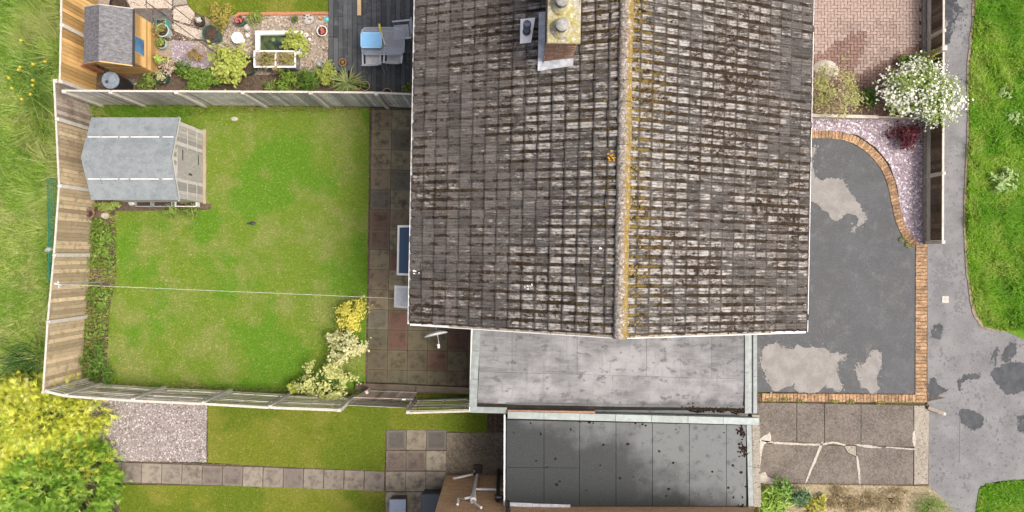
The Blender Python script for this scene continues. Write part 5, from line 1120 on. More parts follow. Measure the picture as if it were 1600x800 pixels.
mtp = leafy('trailing', [(.16, .18, .04), (.3, .28, .09), (.34, .22, .13)])
cloud_obj('trailing_plant', [leaf_cloud(300, (-.2, -.05, .72), (.30, .22, .09), .09, .5, 2, .8, .4, seed=31)], mtp, trg); cloud_obj('trailing_plant', [leaf_cloud(160, (.0, -.28, .55), (.1, .08, .22), .09, .5, 2, .6, .4, seed=32)], mtp, trg); cloud_obj('alpine_plant', [leaf_cloud(260, (.3, .05, .71), (.3, .2, .06), .09, .5, 2, .8, .4, seed=33)], mtp, trg)
MB().bar((.28, -.26, .5), (.42, -.42, .02), .04).build('prop', M['black_plastic'], trg)

def pot(name, label, px, py, r, h, mat, soil=True, plant=None, cat='plant pot', taper=.75, group=None, rimw=.012):
    t = thing(name, label, cat, (W(px, py, h).x, W(px, py, h).y, 0), 0, group)
    MB().lathe((0, 0, 0), [(r * taper, 0), (r * .94, h - .05), (r, h - .05), (r, h), (r - rimw * 1.6, h), (r * .86, h - .06), (0, h - .06)], 22).build('pot', mat, t, True)
    if soil: MB().lathe((0, 0, h - .055), [(r * .86, 0), (r * .5, .018), (0, .02)], 14).build('soil', M['compost'], t)
    if plant:
        n, size, rr_, hh, cols, asp = plant; key = 'leaf_' + str(cols)
        if key not in M: M[key] = leafy('leaf_pot', cols)
        _seed[0] += 1; cloud_obj('plant', [leaf_cloud(n, (0, 0, h + hh * .4), (rr_, rr_, hh * .6), size, asp, 14, .3, .5, seed=_seed[0])], M[key], t)
    return t
mg = plain('green_plastic', (.03, .10, .085), .4, .4, .2); mt_ = plain('teal_glaze', (.05, .30, .27), .35, .5, .2); mpale = plain('pale_teal', (.42, .55, .55), .5, .4, .15); mwhite = M['white_paint']
G1 = [(.10, .17, .03), (.2, .28, .06), (.32, .36, .12)]; LIME = [(.26, .32, .05), (.42, .48, .10), (.55, .58, .2)]; PINK = [(.45, .25, .22), (.6, .5, .42), (.25, .28, .1)]; RED = [(.55, .05, .06), (.65, .2, .18), (.12, .2, .06)]; RUST = [(.36, .24, .06), (.45, .32, .1), (.25, .22, .06)]; DEEP = [(.05, .12, .02), (.10, .2, .03), (.2, .3, .07)]
sqp = thing('square_teal_pot', 'square teal pot at corner of the dark slabs', 'plant pot', W(251, 36, .3)); sqp.location.z = 0; MB().box((0, 0, .15), (.3, .26, .3), ch=.01).build('pot', mt_, sqp); MB().box((0, 0, .298), (.25, .21, .01)).build('soil', M['compost'], sqp)
pot('round_pot', 'pale teal round pot with feathery plant beside the honey shed', 253, 47, .20, .32, mpale, True, (260, .07, .26, .35, [(.2, .22, .05), (.33, .3, .08), (.4, .38, .12)], .3))
pot('clear_pot', 'small glassy pot with green leaves beside honey shed', 252, 68, .15, .25, mpale, True, (110, .1, .17, .2, G1, .5))
pot('terracotta_pot', 'terracotta pot with broad lime leaves right of the honey shed', 252, 96, .17, .28, M['terracotta'], True, (60, .17, .18, .25, [(.2, .3, .05), (.35, .45, .1), (.45, .52, .18)], .5))
pot('green_pot', 'green pot of pale leaves below the terracotta pot by shed', 252, 121, .18, .28, mg, True, (120, .08, .2, .25, [(.3, .34, .12), (.5, .5, .28), (.2, .25, .07)], .6))
pot('large_green_pot', 'large green pot of bare compost on the stepping path', 329, 52, .26, .42, mg, True)
pot('black_pot', 'small black pot with white-leaved plant near upper lawn', 311, 33, .14, .2, M['black_plastic'], True, (60, .09, .11, .08, [(.5, .52, .46), (.65, .66, .6), (.3, .35, .25)], .4))
pot('flower_pot', 'dark green pot of red flowers beside the upper lawn edge', 374, 32, .15, .24, mg, True, (110, .06, .13, .14, RED, .9))
wb_ = thing('white_bowl', 'white bowl birdbath with grey centre left of the pond', 'bowl', (W(371, 59, .3).x, W(371, 59, .3).y, 0)); MB().lathe((0, 0, 0), [(.12, 0), (.08, .06), (.07, .2), (.17, .28), (.175, .31), (.11, .29), (.1, .27), (0, .27)], 24).build('bowl', mwhite, wb_, True); MB().lathe((0, 0, .272), [(.095, 0), (.06, .02), (.05, .035), (0, .03)], 16).build('insert', M['lead'], wb_, True)
sb = thing('stone_ball', 'round pale stone ball near the red flower pot', 'ornament', W(386, 43, .1)); sb.location.z = 0; MB().lathe((0, 0, 0), [(.03, 0), (.08, .03), (.1, .09), (.08, .15), (.03, .18), (0, .18)], 14).build('ball', M['stone'], sb, True); MB().lathe((0, 0, .0), [(.103, .085), (.105, .09), (.103, .1)], 14).build('seam', M['lead'], sb)
wo_ = thing('white_ornament', 'small white garden ornament beside the pond corner', 'ornament', W(386, 55, .1)); wo_.location.z = 0; MB().lathe((0, 0, 0), [(.05, 0), (.06, .06), (.03, .1), (.045, .15), (0, .2)], 12).build('body', mwhite, wo_, True); MB().box((.05, -.05, .05), (.06, .05, .08), ch=.01).build('base', M['stone'], wo_)
pc = thing('pebble_ornament', 'white round ornament with dark spots near the lawn edge', 'ornament', W(481, 29, .08)); pc.location.z = 0
MB().lathe((0, 0, 0), [(.16, 0), (.17, .05), (.12, .09), (0, .1)], 16).build('disc', M['mortar_white'], pc)
for i in range(6): MB().lathe((random.uniform(-.1, .1), random.uniform(-.1, .1), .075), [(.03, 0), (.025, .022), (0, .025)], 8).build('spot', M['iron'], pc)
tq = thing('turquoise_stone', 'bright turquoise painted stone by the decking edge', 'ornament', W(511, 30, .05)); tq.location.z = 0; MB().lathe((0, 0, 0), [(.08, 0), (.09, .04), (.05, .08), (0, .085)], 12, 1.1, .9).build('stone', plain('turquoise', (.12, .5, .55), .5, .4, .15), tq, True); MB().lathe((.02, .01, .075), [(.03, 0), (0, .012)], 8).build('mark', mpale, tq)
oq = thing('orange_ornament', 'small orange ornament beside the turquoise stone', 'ornament', W(501, 29, .05)); oq.location.z = 0; MB().lathe((0, 0, 0), [(.04, 0), (.05, .04), (.03, .09), (0, .1)], 10).build('body', plain('orange_paint', (.6, .25, .05), .5, .4), oq, True); MB().lathe((.04, .02, 0), [(.03, 0), (.02, .05), (0, .06)], 8).build('base', M['terracotta'], oq)
pot('white_bowl_planter', 'white-rimmed round bowl of red flowers near the decking', 503, 48, .16, .18, mwhite, True, (110, .055, .11, .08, RED, .9))
pot('pink_pot', 'tiny pink pot right of the pond top edge', 467, 53, .065, .09, plain('pink_glaze', (.6, .3, .3), .5, .4), True)
for i, (x_, y_, lb, r_) in enumerate(((478, 54, 'larger white ball ornament right of the pond', .07), (483, 61, 'smaller white ball ornament right of the pond', .05))):
    bq = thing('white_ball', lb, 'ornament', W(x_, y_, .1)); bq.location.z = 0; MB().lathe((0, 0, 0), [(.3 * r_, 0), (.85 * r_, .3 * r_), (r_, r_), (.8 * r_, 1.6 * r_), (.3 * r_, 1.95 * r_), (0, 2 * r_)], 14).build('ball', mwhite, bq, True); MB().lathe((0, 0, 0), [(.5 * r_, -.01), (.5 * r_, .02)], 10).build('base', M['stone'], bq)
wr = thing('wire_basket', 'round wire basket of grey stones beside lime shrub', 'basket', W(499, 101, .12)); wr.location.z = 0; mb = MB()
for k_ in range(8): a_ = math.pi * k_ / 8; mb.tube([(.14 * math.cos(a_ + math.pi * j / 6 * 0) * math.cos(math.pi * j / 6), .14 * math.sin(a_) * math.cos(math.pi * j / 6), .02 + .16 * math.sin(math.pi * j / 6)) for j in range(7)], .006, 5)
mb.tube([(.14 * math.cos(6.283 * k_ / 16), .14 * math.sin(6.283 * k_ / 16), .03) for k_ in range(17)], .008, 5, False); mb.build('frame', M['lead'], wr)
MB().lathe((0, 0, 0), [(.12, 0), (.11, .06), (.05, .11), (0, .11)], 10).build('stones', M['iron'], wr)
pot('small_terracotta_pot', 'small terracotta pot on the decking above spiky plant', 535, 97, .115, .2, M['terracotta'], True, (40, .06, .07, .08, RUST, .5))
pot('spiky_plant_pot', 'wide terracotta pot half hidden under the spiky plant', 553, 131, .23, .3, M['terracotta'], True)
pot('dark_leaved_pot', 'buff-rimmed pot of dark leaves right of spiky plant', 570, 134, .15, .28, plain('buff_clay', (.42, .31, .2), .8, .2), True, (80, .07, .1, .12, DEEP, .6))
pot('rim_pot', 'buff pot half hidden behind the silvery fence by decking', 605, 144, .13, .24, plain('buff_clay_pale', (.45, .37, .26), .8, .2), True)
pot('big_dark_pot', 'big dark green pot beneath the large lime shrub', 383, 101, .30, .4, plain('dark_green_plastic', (.02, .06, .055), .35, .5), True)
# black tub and hose by the yellow shed, dark glossy bucket
pot('black_tub', 'black round tub half hidden behind the honey shed', 184, 6, .26, .35, M['black_plastic'], True, cat='tub')
hs = thing('trellis_wires', 'two thin dark wires strung over the stepping path', 'wire', W(262, 25, 0))
for (a, b) in (((228, 3), (330, 78)), ((254, -3), (300, 33))): MB().tube([rel(W(*a, 1.2), hs.location), rel(W((a[0] + b[0]) / 2, (a[1] + b[1]) / 2, 1.15), hs.location), rel(W(*b, 1.2), hs.location)], .012, 5).build('wire', M['iron'], hs)
for (a) in ((228, 3), (330, 78)): l = rel(W(*a, 1.2), hs.location); MB().tube([(l.x, l.y, 0), (l.x, l.y, 1.22)], .014, 5).build('stake', M['iron'], hs)

# ------------------------------------------------------------------ plants of the upper garden
shrub('green_shrub', 'small bright green shrub in corner beside water butt', 'shrub', 232, 128, .55, .30, .09, G1, 420)
shrub('pink_shrub', 'straggly pink and cream shrub behind the silvery fence', 'shrub', 266, 106, .6, .27, .07, PINK, 330, spread=.22, clumps=18)
shrub('rounded_shrub', 'low dense dark green rounded shrub behind pink shrub', 'shrub', 282, 106, .5, .27, .06, DEEP, 600)
shrub('green_bush', 'large mid green bush behind silvery fence left of lime shrub', 'shrub', 312, 124, .75, .55, .09, [(.09, .17, .02), (.17, .28, .04), (.28, .38, .08)], 1300, ry=.4)
shrub('lime_shrub', 'large lime yellow leafy shrub growing by big dark pot', 'shrub', 360, 106, 1.0, .60, .13, LIME, 1100, ry=.62, clumps=40, spread=.24)
shrub('golden_shrub', 'lime gold shrub leaning over the right end of pond', 'shrub', 464, 70, .95, .42, .11, LIME, 650, ry=.32, clumps=26, spread=.24)
shrub('rusty_shrub', 'small rusty orange spiky shrub on slate patch in garden', 'shrub', 307, 86, .4, .24, .10, RUST, 260, asp=.2)
shrub('bronze_shrub', 'bronze and green shrub at the edge of upper lawn', 'shrub', 345, 26, .6, .36, .08, [(.2, .2, .04), (.36, .33, .07), (.42, .28, .1)], 800, ry=.42)
shrub('grassy_tuft', 'arching green grassy tuft on gravel below upper lawn', 'grass tuft', 398, 30, .35, .26, .2, [(.14, .24, .03), (.28, .38, .08), (.4, .46, .16)], 220, asp=.09, up=.1)
shrub('green_cushion', 'small round green cushion plant on gravel near ornaments', 'plant', 461, 30, .15, .14, .06, DEEP, 160, asp=.2)
shrub('box_plant', 'small bright green clipped plant behind fence post', 'shrub', 423, 136, .4, .22, .06, G1, 380)
shrub('feathery_fern', 'feathery mid green fern in bed right of trough', 'fern', 449, 125, .55, .40, .16, [(.10, .19, .02), (.19, .3, .04), (.3, .38, .09)], 420, asp=.22)
shrub('dark_fern', 'darker feathery fern between first fern and lime mound', 'fern', 484, 126, .55, .42, .15, [(.06, .14, .02), (.12, .22, .03), (.22, .3, .07)], 420, asp=.22)
shrub('lime_mound', 'dense lime mound shrub left of the spiky plant', 'shrub', 512, 116, .6, .33, .07, LIME, 800)
shrub('corner_plant', 'small green plant at decking corner against the house', 'plant', 637, 138, .35, .18, .07, G1, 200)
shrub('tall_corner_plant', 'narrow dark green plant above corner plant by gutter', 'plant', 646, 128, .5, .10, .06, DEEP, 120)
yc = thing('spiky_plant', 'spiky green cordyline with long radiating leaves by decking', 'plant', (W(543, 128, .5).x, W(543, 128, .5).y, 0))
V_ = []; F_ = []; R_ = []
for i in range(90):
    a_ = random.uniform(0, 6.283); e_ = random.uniform(.05, 1.25); L = random.uniform(.42, .68); n0 = len(V_); d = Vector((math.cos(a_), math.sin(a_), 0)); pp = Vector((-d.y, d.x, 0)); w_ = .018
    for j in range(4):
        t = j / 3; q_ = d * (L * t * math.cos(e_ * (1 - .35 * t))) + Vector((0, 0, .42 + L * t * math.sin(e_) - .18 * t * t)); ww = w_ * (1 - t) ** .7 + .001; V_ += [q_ - pp * ww, q_ + pp * ww]
    for j in range(3): F_.append((n0 + 2 * j, n0 + 2 * j + 1, n0 + 2 * j + 3, n0 + 2 * j + 2)); R_.append(random.random())
me = mesh_np('leaves', np.array([v.to_tuple() for v in V_]), np.array(F_), leafy('cordyline', [(.13, .19, .05), (.26, .33, .1), (.45, .48, .24)]), np.array(R_)); link(bpy.data.objects.new('leaves', me), yc); MB().tube([(0, 0, 0), (0, 0, .45)], .05, 8).build('trunk', M['stem'], yc)
# slate patch and small plants under them
poly('slate_patch', [(268, 62), (300, 66), (335, 92), (320, 108), (270, 100)], -.06, .012, M['slate_bed']); stones('slate_patch_chippings', [(268, 62), (300, 66), (335, 92), (320, 108), (270, 100)], M['pebble_slate'], 600, .02, .012)
ed = poly('lawn_edging', [(372, 19), (516, 18), (516, 22.5), (374, 23.5), (366, 30), (364, 27)], -.06, .06, M['terracotta'])

# ------------------------------------------------------------------ shrubs of the large garden
CREAM = [(.48, .49, .22), (.68, .67, .38), (.36, .40, .14)]
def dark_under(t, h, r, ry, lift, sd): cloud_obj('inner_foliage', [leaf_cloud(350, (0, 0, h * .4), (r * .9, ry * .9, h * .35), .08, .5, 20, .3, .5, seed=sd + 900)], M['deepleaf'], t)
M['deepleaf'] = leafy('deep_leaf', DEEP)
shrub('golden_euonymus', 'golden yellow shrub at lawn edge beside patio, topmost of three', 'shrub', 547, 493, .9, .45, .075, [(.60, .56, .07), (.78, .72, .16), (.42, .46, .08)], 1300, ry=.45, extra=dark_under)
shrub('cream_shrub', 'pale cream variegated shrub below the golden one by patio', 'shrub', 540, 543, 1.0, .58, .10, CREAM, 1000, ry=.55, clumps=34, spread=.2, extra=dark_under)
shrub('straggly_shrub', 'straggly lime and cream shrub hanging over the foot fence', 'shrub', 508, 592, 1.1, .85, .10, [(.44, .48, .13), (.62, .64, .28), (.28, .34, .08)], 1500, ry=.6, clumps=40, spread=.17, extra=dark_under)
shrub('lime_sprig', 'small lime sprig at the far left of patio shrubs', 'shrub', 462, 603, .8, .22, .09, LIME, 160, clumps=10)
W1 = [(.09, .17, .02), (.16, .27, .04), (.28, .36, .09)]
for i, (x_, y_, r_, h_, lb) in enumerate(((156, 362, .42, .35, 'leafy green weeds in left bed just below the clay pot'), (157, 400, .42, .32, 'leafy green weeds in left bed above the line pole'), (155, 466, .40, .3, 'leafy green weeds in left bed just below line pole'), (150, 512, .38, .26, 'sparse weeds with bare soil midway down left bed'), (146, 560, .42, .4, 'dense dark green weeds at lower end of left bed'), (160, 590, .4, .35, 'dark green weeds in the lawn corner by the foot fence'))):
    shrub('bed_weeds', lb, 'plant', x_, y_, h_, r_, .09, W1 if i < 4 else DEEP, 420 if i != 3 else 150, ry=r_ * 1.3, group='weeds in the left bed')
shrub('bed_weeds', 'light green ground plants behind clay pot by shed corner', 'plant', 165, 322, .3, .36, .09, [(.2, .3, .05), (.32, .4, .1), (.42, .46, .18)], 350, ry=.14, group='weeds in the left bed')
for x_, lb in ((268, 'left strappy green clump in soil below the shed'), (299, 'right strappy green clump in soil below the shed')): shrub('strappy_clump', lb, 'plant', x_, 330, .25, .28, .24, [(.12, .22, .03), (.24, .34, .07), (.34, .42, .12)], 120, asp=.14, up=.1, ry=.2, group='strappy clumps by the shed')
blades('long_grass_edge', [(150, 164), (330, 166), (560, 167), (560, 174), (330, 176), (290, 184), (150, 186)], M['grass_own'], 1200, .2, .008, .7, .01)
blades('long_grass_foot', [(165, 596), (520, 603), (520, 611), (165, 604)], M['grass_own'], 1000, .15, .008, .7, .01)
cr = thing('dark_bird', 'tiny dark crow standing in middle of large lawn', 'bird', W(396, 349, 0)); MB().lathe((0, 0, .07), [(.01, -.04), (.05, -.01), (.055, .03), (.03, .06), (0, .07)], 10, 1.7, 1).build('body', M['iron'], cr, True); MB().lathe((.09, .01, .13), [(.012, -.03), (.03, 0), (.02, .03), (0, .035)], 8).build('head', M['iron'], cr, True); MB().bar((-.07, 0, .08), (-.17, -.01, .07), .05, .012).build('tail', M['iron'], cr); MB().bar((.11, .01, .13), (.15, .012, .125), .012).build('beak', M['iron'], cr)
for s_ in (-1, 1): MB().tube([(0, .02 * s_, .06), (0, .02 * s_, 0)], .004, 5).build('leg', M['iron'], cr)
rk = thing('flat_stone', 'small pale flat stone on lawn below silvery fence', 'stone', W(367, 186, 0)); MB().lathe((0, 0, 0), [(.1, 0), (.1, .04), (.06, .06), (0, .065)], 8, 1.1, .7).build('stone', M['stone'], rk)

# ------------------------------------------------------------------ field edge: irises, netting, conifers
def strappy(name, label, cat, px, py, n, L, cols, flowers=0, fc=None, spread=.3):
    t = thing(name, label, cat, W(px, py, 0)); V_, F_, R_ = [], [], []
    for i in range(n):
        a_ = random.uniform(0, 6.283); ln = L * random.uniform(.6, 1.2); o_ = Vector((random.gauss(0, spread), random.gauss(0, spread), 0)); d = Vector((math.cos(a_), math.sin(a_), 0)); pp = Vector((-d.y, d.x, 0)); n0 = len(V_); le = random.uniform(.3, .9)
        for j in range(4): u = j / 3; q_ = o_ + d * (ln * le * u ** 1.5) + Vector((0, 0, ln * u * (1 - .45 * le * u))); ww = .014 * (1 - u) ** .6 + .001; V_ += [q_ - pp * ww, q_ + pp * ww]
        for j in range(3): F_.append((n0 + 2 * j, n0 + 2 * j + 1, n0 + 2 * j + 3, n0 + 2 * j + 2)); R_.append(random.random())
    key = 'strap' + str(cols)
    if key not in M: M[key] = leafy('strap_leaf', cols)
    me = mesh_np('leaves', np.array([v.to_tuple() for v in V_]), np.array(F_), M[key], np.array(R_)); link(bpy.data.objects.new('leaves', me), t)
    for i in range(flowers):
        o_ = Vector((random.gauss(0, spread * 1.1), random.gauss(0, spread * 1.1), L * random.uniform(.75, .95))); mb = MB()
        for k_ in range(5): a_ = 6.283 * k_ / 5; mb.add([o_, o_ + Vector((.035 * math.cos(a_ - .4), .035 * math.sin(a_ - .4), .02)), o_ + Vector((.05 * math.cos(a_), .05 * math.sin(a_), -.02)), o_ + Vector((.035 * math.cos(a_ + .4), .035 * math.sin(a_ + .4), .02))], [(0, 1, 2, 3)])
        fl = mb.build('flower', fc, t); MB().tube([(o_.x * .5, o_.y * .5, 0), tuple(o_)], .006, 4).build('stalk', M['deepleaf'], fl)
    return t
yf = plain('yellow_petal', (.78, .55, .03), .6, .3, .2)
IR = [(.10, .22, .03), (.2, .34, .06), (.34, .44, .14)]
strappy('iris_clump', 'yellow flowering iris clump beside the tan fence, upper one', 'plant', 58, 100, 60, .8, IR, 4, yf, .25)
strappy('iris_clump', 'yellow flowering iris clump in field beside fence corner', 'plant', 72, 128, 80, .8, IR, 7, yf, .3)
strappy('strap_plant', 'dark strappy plant clump between field and golden conifer', 'plant', 48, 562, 160, .75, [(.03, .09, .02), (.06, .15, .035), (.12, .22, .06)], 3, yf, .35)
net = thing('green_netting', 'green plastic netting sagging outward from left fence', 'netting', W(85, 345, 0)); no = net.location; mb = MB(); mn = plain('net_green', (.02, .22, .16), .5, .3)
def NP(u, v): a = Vector((W(88, 280, 1.2).lerp(W(77, 440, 1.2), u))); b = W(72, 278, .15).lerp(W(79, 440, .15), u); p_ = a.lerp(b, v); return rel(p_, no) + Vector((-.05 * math.sin(v * 3.1), 0, 0))
for i in range(30): mb.tube([NP(i / 29, v / 5) for v in range(6)], .005, 4)
for j in range(8): mb.tube([NP(u / 10, j / 7) for u in range(11)], .005, 4)
mb.build('mesh', mn, net)
for u in (0, .5, 1): MB().tube([NP(u, 1) * 1 - Vector((0, 0, .15)), NP(u, .0)], .012, 5).build('stake', M['stem'], net)
knot = thing('wire_knot', 'knot of pale wire hooked outside fence post by netting', 'wire', W(78, 390, 1.2)); mb = MB()
for i in range(4): mb.tube([(.09 * math.cos(t * .7 + i) , .05 * math.sin(t * .7 + i * 2), .02 * i + .01 * t) for t in range(9)], .008, 5)
mb.build('coil', M['lead'], knot); MB().tube([(0, 0, 0), (.2, -.02, .02)], .008, 5).build('tail', M['lead'], knot)

def conifer(name, label, px, py, zmid, rx, ry, h, cols, n, seed, size=.2, other=None, way=1, part=None):
    b = W(px, py, zmid); t = thing(name, label, 'tree', (b.x, b.y, 0)); r = np.random.default_rng(seed)
    key = 'con' + str(cols); M[key] = leafy('conifer', cols, .25, .6, 1.2); Vs, Fs, Rs = [], [], []; base = 0
    K = 240; th = r.uniform(0, 6.283, K); zz_ = r.uniform(.08, 1.0, K) ** .8; rr = np.sqrt(np.clip(1 - (zz_ * .98) ** 2.2, .02, 1)) * r.uniform(.8, 1.06, K)
    cc = np.stack([rr * np.cos(th) * rx, rr * np.sin(th) * ry, zz_ * h], 1); out = np.stack([np.cos(th), np.sin(th), .25 + zz_ * .9], 1); out /= np.linalg.norm(out, axis=1)[:, None]
    k_ = r.integers(0, K, n); P_ = cc[k_] + r.normal(size=(n, 3)) * np.array([.105, .105, .09]) - out[k_] * np.abs(r.normal(size=n))[:, None] * .20
    d = out[k_] + r.normal(size=(n, 3)) * .45; d /= np.linalg.norm(d, axis=1)[:, None]; L = size * r.uniform(.6, 1.3, n); side = np.cross(d, r.normal(size=(n, 3))); side /= np.linalg.norm(side, axis=1)[:, None]
    rv = np.clip(r.random(n) * .55 + r.random(K)[k_] * .45, 0, 1)
    ot = (way * P_[:, 1] / ry + r.normal(size=n) * .35 + r.normal(size=K)[k_] * .35) > (.8 if way > 0 else .7) if other else np.zeros(n, bool)
    for (f, wv, off) in ((0, .075, 0), (.2, .075, .5), (.2, .075, -.5), (.45, .065, .45), (.45, .065, -.45)):      # a flat spray: a main shoot and side shoots
        dd = d + side * off * 1.5; dd /= np.linalg.norm(dd, axis=1)[:, None]; s0 = P_ + d * (L * f)[:, None]; ln = L * (1 - f * .9 if f else 1); nb_ = np.cross(dd, side + d * .3 + .01)
        w3 = np.cross(dd, np.cross(d, side)); w3 /= np.linalg.norm(w3, axis=1)[:, None] + 1e-6
        V = np.empty((n, 3, 3)); V[:, 0] = s0 - w3 * (ln * wv)[:, None]; V[:, 1] = s0 + w3 * (ln * wv)[:, None]; V[:, 2] = s0 + dd * ln[:, None]
        Vs.append(V.reshape(-1, 3)); Fs.append(np.arange(3 * n).reshape(-1, 3) + base); Rs.append(rv); base += 3 * n
    Va = np.concatenate(Vs).reshape(-1, 3, 3); Ra = np.concatenate(Rs); oa = np.tile(ot, 5)
    for nm_, sel, ky in (('crown', ~oa, key), (part, oa, 'con' + str(other))):
        if nm_ and sel.any():
            if ky not in M: M[ky] = leafy('conifer', other, .25, .6, 1.2)
            m_ = int(sel.sum()); link(bpy.data.objects.new(nm_, mesh_np(nm_, Va[sel].reshape(-1, 3), np.arange(3 * m_).reshape(-1, 3), M[ky], Ra[sel])), t)
    MB().tube([(0, 0, -.05), (.03, .02, h * .5), (0, 0, h * .92)], [.11, .07, .02], 8).build('trunk', M['stem'], t)
    mb = MB()
    for i in range(26): a_ = r.uniform(0, 6.283); z_ = r.uniform(.1, .85) * h; q_ = math.sqrt(max(.05, 1 - (z_ / h) ** 2)) * .85; mb.tube([(0, 0, z_ * .8), (rx * q_ * math.cos(a_), ry * q_ * math.sin(a_), z_)], [.03, .006], 5)
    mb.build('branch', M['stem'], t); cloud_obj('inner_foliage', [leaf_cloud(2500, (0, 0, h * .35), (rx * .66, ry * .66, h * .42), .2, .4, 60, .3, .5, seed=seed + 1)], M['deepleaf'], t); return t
GOLD = [(.24, .33, .035), (.70, .73, .10), (.85, .86, .34)]; GREEN = [(.08, .24, .02), (.28, .48, .06), (.54, .66, .2)]
conifer('golden_conifer', 'golden yellow conifer at the lower left beyond the fence', 48, 655, 1.2, 1.8, 1.15, 2.1, GOLD, 11500, 41, .19, GREEN, -1, 'green_sprays')
conifer('green_conifer', 'bright green conifer in the bottom left corner below golden one', 62, 765, 1.2, 1.95, 1.55, 2.2, GREEN, 13500, 42, .19, GOLD, 1, 'golden_sprays')
conifer('golden_conifer', 'lower golden conifer spray mingling with the green conifer at left edge', 12, 700, 1.2, .9, .6, 2.25, GOLD, 2600, 43, .21)

# ------------------------------------------------------------------ front gardens
def blossom(t, h, r, ry, lift, sd):
    cloud_obj('blossom', [leaf_cloud(1450, (0, 0, h * lift + .02), (r * 1.26, ry * 1.26, h * (1 - lift) * 1.16), .07, .9, 110, .2, .9, shell=.75, seed=sd + 50, lob=sd), leaf_cloud(500, (0, 0, h * lift), (r * 1.2, ry * 1.2, h * (1 - lift) * 1.1), .06, .9, 60, .25, .9, seed=sd + 51, lob=sd)], leafy('white_blossom', [(.50, .54, .42), (.66, .68, .60), (.76, .77, .72)], .2), t)
shrub('flowering_bush', 'big rounded bush covered in white blossom beside pavement', 'bush', 1436, 146, 1.6, 1.08, .085, [(.14, .22, .04), (.28, .38, .10), (.42, .48, .22)], 4600, ry=.90, clumps=60, spread=.26, extra=blossom, lift=.5)
shrub('pale_green_bush', 'rounded pale yellow-green bush between house and block paving', 'bush', 1302, 140, 1.3, .84, .06, [(.26, .28, .08), (.42, .43, .17), (.54, .54, .28)], 3000, ry=.80, clumps=80, spread=.2, lift=.5)
shrub('dark_green_plant', 'dark green leafy plant between pale bush and white bush', 'plant', 1360, 152, .45, .28, .10, DEEP, 300)
shrub('gate_plant', 'low green plant at foot of yellow lichen post', 'plant', 1420, 95, .4, .36, .09, [(.08, .16, .02), (.16, .26, .04), (.26, .34, .1)], 350, ry=.2)
shrub('red_shrub', 'dark red leaved shrub on slate under the white bush', 'shrub', 1413, 212, .55, .50, .085, [(.05, .011, .016), (.10, .02, .03), (.17, .045, .055)], 900, ry=.36)
bo = thing('pale_boulder', 'large pale boulder above the pale green bush', 'boulder', W(1292, 104, .15)); bo.location.z = 0; MB().lathe((0, 0, -.02), [(.32, 0), (.33, .05), (.26, .12), (.12, .16), (0, .165)], 12, 1.1, .75).build('rock', M['stone'], bo, True); MB().lathe((.2, -.1, -.02), [(.2, 0), (.2, .1), (.1, .18), (0, .19)], 9).build('shoulder', M['stone'], bo, True)
for (x_, y_, r_, h_, cols, n, asp, lb) in ((1206, 790, .55, .5, [(.16, .32, .04), (.28, .44, .08), (.42, .52, .2)], 500, .12, 'bright grassy clump at bottom corner beside garage wall'), (1222, 768, .4, .45, [(.08, .2, .03), (.16, .32, .06), (.26, .4, .1)], 500, .5, 'leafy green plant beside the garage wall in front bed'), (1250, 776, .3, .4, [(.06, .14, .06), (.12, .22, .11), (.2, .3, .16)], 350, .4, 'blue-green leafy plant in front bed next to grassy clump'), (1274, 788, .3, .28, [(.3, .34, .05), (.48, .45, .1), (.2, .28, .05)], 280, .5, 'low yellow-green plant in front bed with dry scrub')):
    shrub('front_plant', lb, 'plant', x_, y_, h_, r_, .12 if asp > .2 else .35, cols, n, asp=asp, group='plants in the front bed', up=.4)
for (x_, y_, r_, lb) in ((1310, 778, .58, 'left patch of dry brown scrub in front bed'), (1345, 785, .6, 'middle patch of dry brown scrub in front bed'), (1390, 782, .62, 'right patch of dry brown scrub in front bed')): shrub('dry_scrub', lb, 'plant', x_, y_, .18, r_, .09, [(.2, .14, .07), (.34, .28, .15), (.46, .42, .28)], 700, asp=.2, ry=.4, group='dry scrub in the front bed')
shrub('clipped_dome', 'bright green domed ground plant at corner of front bed', 'shrub', 1456, 793, .35, .62, .05, [(.09, .22, .02), (.16, .32, .04), (.26, .4, .08)], 2200, asp=.25, ry=.42, clumps=80)
for (x_, y_, lb) in ((1573, 283, 'large pale broad-leaved weed rosette on the right verge'), (1570, 145, 'pale weed on the upper right verge near its edge'), (1586, 183, 'small pale weed on the right verge below another')): shrub('verge_weed', lb, 'weed', x_, y_, .35 if y_ == 283 else .22, .40 if y_ == 283 else .22, .2 if y_ == 283 else .13, [(.2, .36, .1), (.36, .5, .2), (.5, .6, .32)], 110 if y_ == 283 else 60, asp=.35, up=.7, group='weeds on the verge')
for i, (x_, y_) in enumerate(((1205, 625), (1228, 624), (1250, 626), (1305, 627), (1330, 628), (1375, 630), (1410, 374), (1420, 382))):
    shrub('joint_weed', ('small weeds on the lower brick edging, ' + ('nearest the extension', 'second from the extension', 'third from the extension', 'third from the pavement', 'second from the pavement', 'nearest the pavement')[i]) if i < 6 else 'small weeds at bend of curved brick edging, ' + ('upper of two' if i == 6 else 'lower of two'), 'weed', x_, y_, .1, .16 if i < 6 else .09, .05, [(.2, .26, .06), (.34, .34, .1), (.42, .4, .2)], 70, ry=.06 if i < 6 else .09, stems=2, group='weeds along the lower edging' if i < 6 else 'weeds at the edging bend')
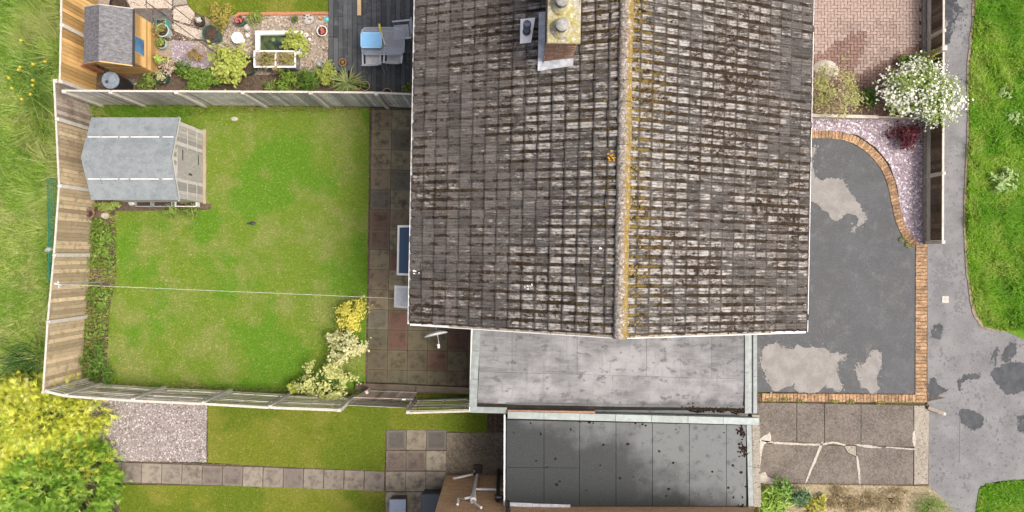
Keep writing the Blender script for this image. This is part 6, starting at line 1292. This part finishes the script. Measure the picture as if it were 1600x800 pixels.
# drain lid, broken marker post, bins
dl_ = thing('access_cover', 'small square pale access cover set in the pavement', 'cover', W(1477, 468, .0)); MB().box((0, 0, .004), (.2, .2, .016), ch=.003).build('frame', M['concrete_post'], dl_); MB().lathe((0, 0, .011), [(.065, 0), (.06, .006), (0, .006)], 14).build('lid', M['mortar_white'], dl_)
mk = thing('fallen_marker', 'short pale timber stub jutting over pavement from brick edging corner', 'post', W(1452, 638, 0)); MB().bar(rel(W(1450, 637, .08), mk.location), rel(W(1474, 646, .18), mk.location), .1, .08).build('stub', wood('pale_stub', (.38, .33, .27), (.46, .4, .34), (.3, .25, .2)), mk); MB().bar(rel(W(1473, 645.7, .18), mk.location), rel(W(1477, 647, .19), mk.location), .085, .07).build('end', M['cap'], mk)
def bin_(name, label, px, py, z, w, d, col, extra=0):
    t = thing(name, label, 'bin', (W(px, py, z).x, W(px, py, z).y, 0)); m = plain(name + '_plastic', col, .35, .5, .3, 40)
    mb = MB(); mb.add([(sx * w * .42, sy * d * .42, .02) for sx, sy in ((-1, -1), (1, -1), (1, 1), (-1, 1))] + [(sx * w * .49, sy * d * .49, z - .05) for sx, sy in ((-1, -1), (1, -1), (1, 1), (-1, 1))], [(3, 2, 1, 0), (0, 1, 5, 4), (1, 2, 6, 5), (2, 3, 7, 6), (3, 0, 4, 7), (4, 5, 6, 7)]); mb.build('body', M['black_plastic'], t)
    MB().box((0, 0, z - .025), (w, d, .05), ch=.015).build('lid', m, t)
    MB().tube([(-w * .4, -d * .52, z - .06), (w * .4, -d * .52, z - .06)], .014, 6).build('handle', M['black_plastic'], t)
    for sx in (-1, 1): MB().tube([(sx * w * .38, -d * .45, .07), (sx * w * .44, -d * .45, .07)], .07, 10).build('wheel', M['black_plastic'], t)
bin_('storage_bin', 'bin with speckled blue-grey lid standing on slab terrace', 621, 795, .55, .5, .55, (.28, .34, .44))
bin_('dark_bin', 'dark navy bin standing between terrace and brick house wall', 674, 790, .65, .62, .68, (.045, .06, .085))
#@@PART6
